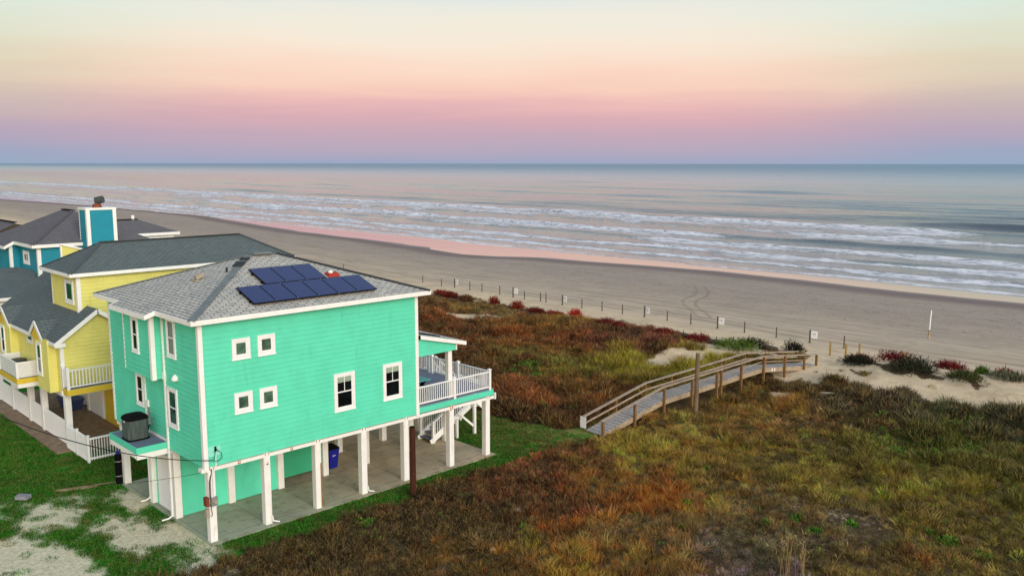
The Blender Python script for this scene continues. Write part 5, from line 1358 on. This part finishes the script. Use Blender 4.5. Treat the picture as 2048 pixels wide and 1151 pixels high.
def field(n_try, x0, x1, y0, y1, rs):
    X = x0+(x1-x0)*rs.rand(n_try); Y = y0+(y1-y0)*rs.rand(n_try)
    Z = height(X, Y)
    d = np.stack([X-CAM[0], Y-CAM[1], Z-CAM[2]], -1); dep = d @ FWD
    u = FPX*(d @ RGT)/dep; v = -FPX*(d @ UPV)/dep
    ok = (dep > 5) & (abs(u) < 2600) & (v < 1500) & ((abs(u) < 1210) & (v < 760) | (rs.rand(n_try) < .55))
    lawn = z_lawn(X, Y); sand = z_sand(X, Y); 
    keep = rs.rand(n_try) < np.clip(1.15-1.5*sand, .015, 1)*np.where(lawn > .45, 0, 1)
    keep &= np.where(sand > .8, rs.rand(n_try) < .16, True)
    ok &= keep & (X < 45.2+1.5*(fbm(Y/5., 2.2)-.5)) & ~((X > 0) & (X < 15.5) & (Y > -.7))
    # thinner where far
    ok &= rs.rand(n_try) < np.clip(1.25-(dep-30)/90., .45, 1)
    # keep the boardwalk clear
    s_ = (X-S0[0])*du[0]+(Y-S0[1])*du[1]; o_ = (X-S0[0])*dn[0]+(Y-S0[1])*dn[1]
    ok &= ~((s_ > -.6) & (s_ < 22) & (o_ > -.12) & (o_ < 1.25))
    for (a, b, ra, rb, *_) in SH: ok &= (((X-a+.4)/(ra+.5))**2+((Y-b)/(rb+.2))**2 > 1)
    return X[ok], Y[ok], Z[ok]
def tufts(X, Y, Z, rs, hs_=.9):
    n = len(X)
    wx = X+1.9*(fbm(X/1.7, Y/1.7, 3)-.5)*2; wy = Y+1.9*(fbm(X/1.7+9, Y/1.7+4, 3)-.5)*2
    dd = ((wx[:, None]-GX[None, :, 0])**2+(wy[:, None]-GX[None, :, 1])**2)/GX[None, :, 2]**2
    W = 1/(dd+.05)**2.2; W /= W.sum(1)[:, None]
    # pick one neighbour at random by weight: keeps patches broken up
    c = np.cumsum(W, 1)
    # clumps share a neighbour, so patches have size and edges
    cell = .95+.5*(X > 21)
    cx = np.floor((X+.8*fbm(X, Y, 2))/cell).astype(int); cy = np.floor((Y+.8*fbm(X+5, Y, 2))/cell).astype(int)
    hsh = _tab[(cx*7+cy*13) % 256, (cx*3-cy*5) % 256]; hs2 = _tab[(cx*11-cy*3) % 256, (cx*5+cy*17) % 256]; hs3 = _tab[(cx*5+cy*7) % 256, (cx*13+cy*3) % 256]
    r_ = np.where(rs.rand(n) < .65, hsh, rs.rand(n))
    pick = (r_[:, None] < c).argmax(1)
    C_ = .7*GC[pick]+.3*(W @ GC)
    fam = (rs.rand(n)[:, None] < np.cumsum(GW[pick], 1)).argmax(1)
    idx = fam*3+rs.randint(0, 3, n)
    C_ = C_*VEG_GAIN*(.35+1.3*rs.rand(n)[:, None]**1.3)*(1+.16*rs.randn(n, 3))
    dkn = ss(.44, .66, fbm(X/.8+3, Y/.8, 3))[:, None]
    C_ = C_*(1.3-.75*dkn)*(.6+.85*hs2)[:, None]
    st = rs.rand(n) < .07; C_[st] = .45*C_[st]+.55*np.array(lin(172, 146, 98)[:3])*(.5+.7*rs.rand(st.sum())[:, None])
    C_[:, 2] *= .8; C_[:, 0] *= 1.04
    g = np.zeros(n, bool)
    for (a, b, r) in GREENS: g |= (rs.rand(n) < .75) & (((wx-a)**2+(wy-b)**2) < r*r)
    g |= rs.rand(n) < .012
    idx[g] = 9+rs.randint(0, 2, g.sum()); C_[g] = np.array(lin(84, 138, 40)[:3])*(.6+.7*rs.rand(g.sum())[:, None])
    scl = GH[pick]*(.75+.6*rs.rand(n))*hs_*(.7+.75*hs3**1.5*np.where(X > 20, 1.25, .8))
    sd = z_sand(X, Y); scl *= (1-.35*ss(.3, .9, sd))*(1-.35*ss(39.5, 42.5, X))*(1-.22*ss(3, -4, Y)*ss(34, 28, X))
    rot = np.stack([.18*rs.randn(n), .18*rs.randn(n), rs.rand(n)*6.283], -1)
    bent = (idx >= 3) & (idx <= 5); rot[bent, 2] = .6*rs.randn(bent.sum())+.5
    return np.stack([X, Y, Z-.02], -1), rot, scl, idx, np.concatenate([np.clip(C_, .004, .6), np.ones((n, 1))], 1)
rs = np.random.RandomState(5)
P = field(104000, -6.0, 46.5, -46, 60, rs)
scatter('dune_grass', *tufts(*P, rs))
# short lawn blades where the turf is
rs = np.random.RandomState(6)
n = 46000; X = -12+32*rs.rand(n); Y = -4+36*rs.rand(n)
lw_ = z_lawn(X, Y)*(1-z_gravel(X, Y)*.78)
ok = (lw_ > .2+.6*rs.rand(n)) & ~((X > -.2) & (X < 15.4) & (Y > -.25) & (Y < 9.1)) & ~((X > -.9) & (Y > 15)) & ~((X > 2) & (Y > 9))
ok &= rs.rand(n) < .75
X, Y = X[ok], Y[ok]; n = len(X); cc = np.array(lin(44, 138, 24)[:3])*(.5+.9*rs.rand(n)[:, None])
dry = (rs.rand(n) < .12+.4*ss(15, 19, X)); cc[dry] = np.array(lin(136, 130, 66)[:3])*(.6+.6*rs.rand(dry.sum())[:, None])
scatter('lawn_grass', np.stack([X, Y, height(X, Y)], -1), np.stack([0*X, 0*X, 6.28*rs.rand(n)], -1), .7+.7*rs.rand(n), 11+rs.randint(0, 2, n), np.concatenate([cc, np.ones((n, 1))], 1))

# single shrubs ------------------------------------------------------
VMAT = {}
def vm(key, a, b):
    if key not in VMAT: VMAT[key] = veg_material(key+'_leaves', False, lin(*a), lin(*b))
    return VMAT[key]
def shrub(name, x, y, rx, ry, h, key, ca, cb, label, n=900, ln=.16, w=.012, comb=(0, 0, 0), seed=0, up=.35, group=None, cat='shrub', z=None):
    rs = np.random.RandomState(seed+100); z0 = gh(x, y) if z is None else z
    e = empty(name, (x, y, z0), label, cat, group)
    co, fc, jt = [], [], []
    lumps = [(rs.uniform(-.5, .5), rs.uniform(-.5, .5), rs.uniform(.45, .8)) for _ in range(5)]+[(0, 0, .75)]
    for i in range(n):
        l = lumps[rs.randint(len(lumps))]
        p = rs.randn(3); p /= np.linalg.norm(p); p[2] = abs(p[2]); p *= (.55+.5*rs.rand())
        q = V3((l[0]+p[0]*l[2])*rx, (l[1]+p[1]*l[2])*ry, p[2]*l[2]*h*1.25)
        d = p+rs.randn(3)*.5+V3(*comb); d[2] += up; d /= np.linalg.norm(d)
        s = np.cross(d, rs.randn(3)); s /= np.linalg.norm(s); L = ln*(.5+rs.rand()); k = len(co)
        o = V3(x, y, z0)+q
        co += [o-s*w, o+s*w, o+d*L*.6+s*w*.8, o+d*L*.6-s*w*.8, o+d*L]; jt += [rs.rand()]*5
        fc += [(k, k+1, k+2, k+3), (k+3, k+2, k+4)]
    me = mesh_from('foliage', co, fc, jt, vm(key, ca, cb)); o = D.objects.new('foliage', me); COL.objects.link(o); o.parent = e; o.location = (-x, -y, -z0)
    mb = MB()
    for i in range(9):
        a = rs.rand()*6.28; r = rs.rand()*.8
        mb.cyl((x+.1*math.cos(a)*rx, y+.1*math.sin(a)*ry, z0-.1), (x+r*math.cos(a)*rx, y+r*math.sin(a)*ry, z0+h*(.3+.4*rs.rand())), .014, .006, 5)
    mb.build('stems', M['pole'], e)
    return e
for i, (x, y, rx, ry, h, key, (ca, cb), lb, cm) in enumerate(SH):
    shrub('shrub', x, y, rx, ry, h, key, ca, cb, lb, int(700+500*rx*ry), .22, .016, cm, i, .3, 'shrubs along the dune edge')
GP = [(19.55, -16.85, 'bushy bright green weed beside the grey sand patch, upper of three'), (17.9, -16.1, 'bright green weed nearest the tall dry stalks, below the grey sand patch'), (17.2, -14.3, 'small green weed left of the grey sand patch in the brush'),
      (18.5, -15.0, 'green weed on the left rim of the grey sand patch'), (21.4, -18.6, 'bright green weed right of the grey sand patch'), (20.3, -21.6, 'green weed near the lower right corner'), (16.6, -10.8, 'single dark green weed in the middle of the dry field')]
for i, (x, y, lb) in enumerate(GP):
    shrub('green_weed', x, y, .3, .3, .22, 'weed', (66, 124, 34), (110, 160, 60), lb, 170, .12, .026, (0, 0, 0), 40+i, .2, 'green weeds in the dry field', 'plant')
shrub('shrub', 25.9, 3.0, .9, .9, .35, 'weed', (66, 124, 34), (110, 160, 60), 'leafy green plant in the red brown brush left of the boardwalk', 380, .14, .03, (0, 0, 0), 60, .2, None, 'plant')
# far dune scrub beyond the blue house
for i, (x, y, rx, ry, lb) in enumerate([(47, 150, 2.5, 7, 'dark scrub clump on the sand at the far left edge'), (50, 128, 2, 5, 'small scrub clump nearer than the far left one')]):
    shrub('shrub', x, y, rx, ry, 1.0, 'far_scrub', (70, 66, 46), (100, 92, 64), lb, 500, .5, .06, (0, 0, 0), 70+i, .2, 'far dune scrub')
# drift logs and the dry stalks
for i, (x, y, a, L, lb) in enumerate([(43.4, 7.7, 1.4, 1.3, 'brown drift log between the combed shrub and the crimson shrub'), (43.0, 4.4, 1.6, 1.6, 'long brown drift log right of the crimson shrub'), (44.6, .9, 1.5, 1.5, 'reddish drift log behind the boardwalk handrail')]):
    mb = MB(); z = gh(x, y)+.16; c_, s_ = math.cos(a)*L/2, math.sin(a)*L/2
    mb.cyl((x-c_, y-s_, z), (x+c_*.1, y+s_*.1, z+.05), .2, .19, 9); mb.cyl((x+c_*.1, y+s_*.1, z+.05), (x+c_, y+s_, z-.02), .19, .14, 9); mb.cyl((x, y, z), (x+.15, y+.1, z+.45), .05, .02, 6)
    tag(mb.build('drift_log', M['bollardwood']), lb, 'log')
def stalks(x, y, n, h, label, seed, lean=0.0):
    rs = np.random.RandomState(seed); z = gh(x, y); mb = MB()
    e = empty('dry_stalks', (x, y, z), label, 'plant')
    for i in range(n):
        bx, by = x+.14*rs.randn(), y+.14*rs.randn(); hh = h*(.65+.4*rs.rand()); lx, ly = .1*rs.randn()+lean, .1*rs.randn()-lean
        pts = [(bx+lx*t*t, by+ly*t*t, z-.1+hh*t) for t in (0, .35, .7, 1)]
        for j in range(3): mb.cyl(pts[j], pts[j+1], .014-.003*j, .011-.003*j, 5)
    mb.build('stems', M['palebollard'], e)
    co, fc, jt = [], [], []
    for i in range(n*14):
        t = .45+.6*rs.rand(); o = V3(x+.16*rs.randn()+lean*t, y+.16*rs.randn()-lean*t, z+h*t); d = V3(*rs.randn(3)*.4)+V3(0, 0, .6); d /= np.linalg.norm(d)
        s = np.cross(d, rs.randn(3)); s /= np.linalg.norm(s); k = len(co); L = .15+.15*rs.rand()
        co += [o-s*.006, o+s*.006, o+d*L]; jt += [rs.rand()]*3; fc.append((k, k+1, k+2))
    me = mesh_from('seed_heads', co, fc, jt, vm('straw', (190, 164, 112), (214, 196, 150))); o = D.objects.new('seed_heads', me); COL.objects.link(o); o.parent = e; o.location = (-x, -y, -z)
stalks(13.3, -17.15, 7, 1.75, 'tall straw coloured dry stalks at the bottom edge, left clump', 1)
stalks(13.75, -17.7, 6, 1.7, 'tall straw coloured dry stalks at the bottom edge, right clump', 2)
stalks(14.5, -18.3, 1, 1.5, 'single pale stalk leaning right beside the two dry clumps', 3, .35)
# ================================================================== SKY, LIGHT, CAMERA
w = D.worlds.new('World'); sc.world = w; w.use_nodes = True
t = NT(w.node_tree)
gen = t.n('ShaderNodeTexCoord').outputs['Generated']
v = t.n('ShaderNodeVectorMath', _operation='NORMALIZE', i0=gen).outputs[0]
s = t.n('ShaderNodeSeparateXYZ', Vector=v)
el = t.math('MAXIMUM', s.outputs[2], 0.0)
streak = t.n('ShaderNodeTexNoise', Vector=t.scale(v, (2.2, 2.2, 26)), Scale=1.9, Detail=6.0, Roughness=.55, Distortion=.3).outputs[0]
elw = t.math('MAXIMUM', t.math('ADD', el, t.math('MULTIPLY', t.math('SUBTRACT', streak, .5), t.rng(el, .0, .09, .010, .036))), 0.0)
f = t.math('SQRT', elw)
mid = t.ramp(f, [(0, lin(156, 168, 196)), (.06, lin(166, 168, 194)), (.125, lin(182, 170, 190)), (.18, lin(198, 170, 186)), (.224, lin(218, 174, 182)), (.26, lin(236, 188, 185)),
                 (.29, lin(249, 208, 190)), (.319, lin(252, 219, 199)), (.36, lin(249, 233, 214)), (.397, lin(240, 236, 222)), (.43, lin(226, 233, 230)), (.52, lin(206, 218, 226)), (.68, lin(176, 192, 208)), (1, lin(142, 162, 188))])
side = t.ramp(f, [(0, lin(150, 172, 196)), (.06, lin(154, 171, 195)), (.125, lin(162, 168, 194)), (.18, lin(184, 168, 188)), (.224, lin(197, 178, 183)), (.26, lin(207, 190, 182)),
                  (.29, lin(220, 204, 184)), (.319, lin(224, 214, 188)), (.36, lin(224, 226, 204)), (.397, lin(220, 233, 220)), (.43, lin(210, 234, 230)), (.52, lin(200, 218, 226)), (.68, lin(176, 192, 208)), (1, lin(142, 162, 188))])
back = t.ramp(f, [(0, lin(255, 176, 110)), (.2, lin(255, 196, 130)), (.4, lin(255, 226, 180)), (.6, lin(214, 216, 214)), (1, lin(142, 162, 188))])
hl = t.math('SQRT', t.math('ADD', t.math('POWER', s.outputs[0], 2.0), t.math('POWER', s.outputs[1], 2.0)))
def azdot(deg):
    a = math.radians(deg)
    return t.math('DIVIDE', t.math('ADD', t.math('MULTIPLY', s.outputs[0], math.cos(a)), t.math('MULTIPLY', s.outputs[1], math.sin(a))), hl)
col = t.mix(t.rng(azdot(47), .985, .86), mid, side)
col = t.mix(t.rng(azdot(244), -.35, .85), col, back)
gain = t.rng(azdot(244), -.2, 1.0, 1.0, 1.7)
bg = t.n('ShaderNodeBackground', Color=col, Strength=gain)
o = t.n('ShaderNodeOutputWorld'); t.t.links.new(bg.outputs[0], o.inputs[0])

from mathutils import Matrix, Vector
sl_ = D.lights.new('sun', 'SUN'); so = D.objects.new('sun', sl_); COL.objects.link(so)
sl_.energy = 2.0; sl_.angle = math.radians(28); sl_.color = (1, .93, .85)
az_, el_ = math.radians(260), math.radians(17)
dv = Vector((math.cos(az_)*math.cos(el_), math.sin(az_)*math.cos(el_), math.sin(el_)))
so.rotation_euler = dv.to_track_quat('Z', 'Y').to_euler()

cam = D.cameras.new('camera'); co_ = D.objects.new('camera', cam); COL.objects.link(co_)
cam.sensor_width = 36; cam.lens = 36*FPX/2048; cam.clip_end = 200000; cam.clip_start = .1
co_.matrix_world = Matrix(((RGT[0], UPV[0], -FWD[0], CAM[0]), (RGT[1], UPV[1], -FWD[1], CAM[1]), (RGT[2], UPV[2], -FWD[2], CAM[2]), (0, 0, 0, 1)))
sc.camera = co_
sc.view_settings.view_transform = 'Standard'; sc.view_settings.look = 'None'; sc.view_settings.exposure = 0; sc.view_settings.gamma = 1
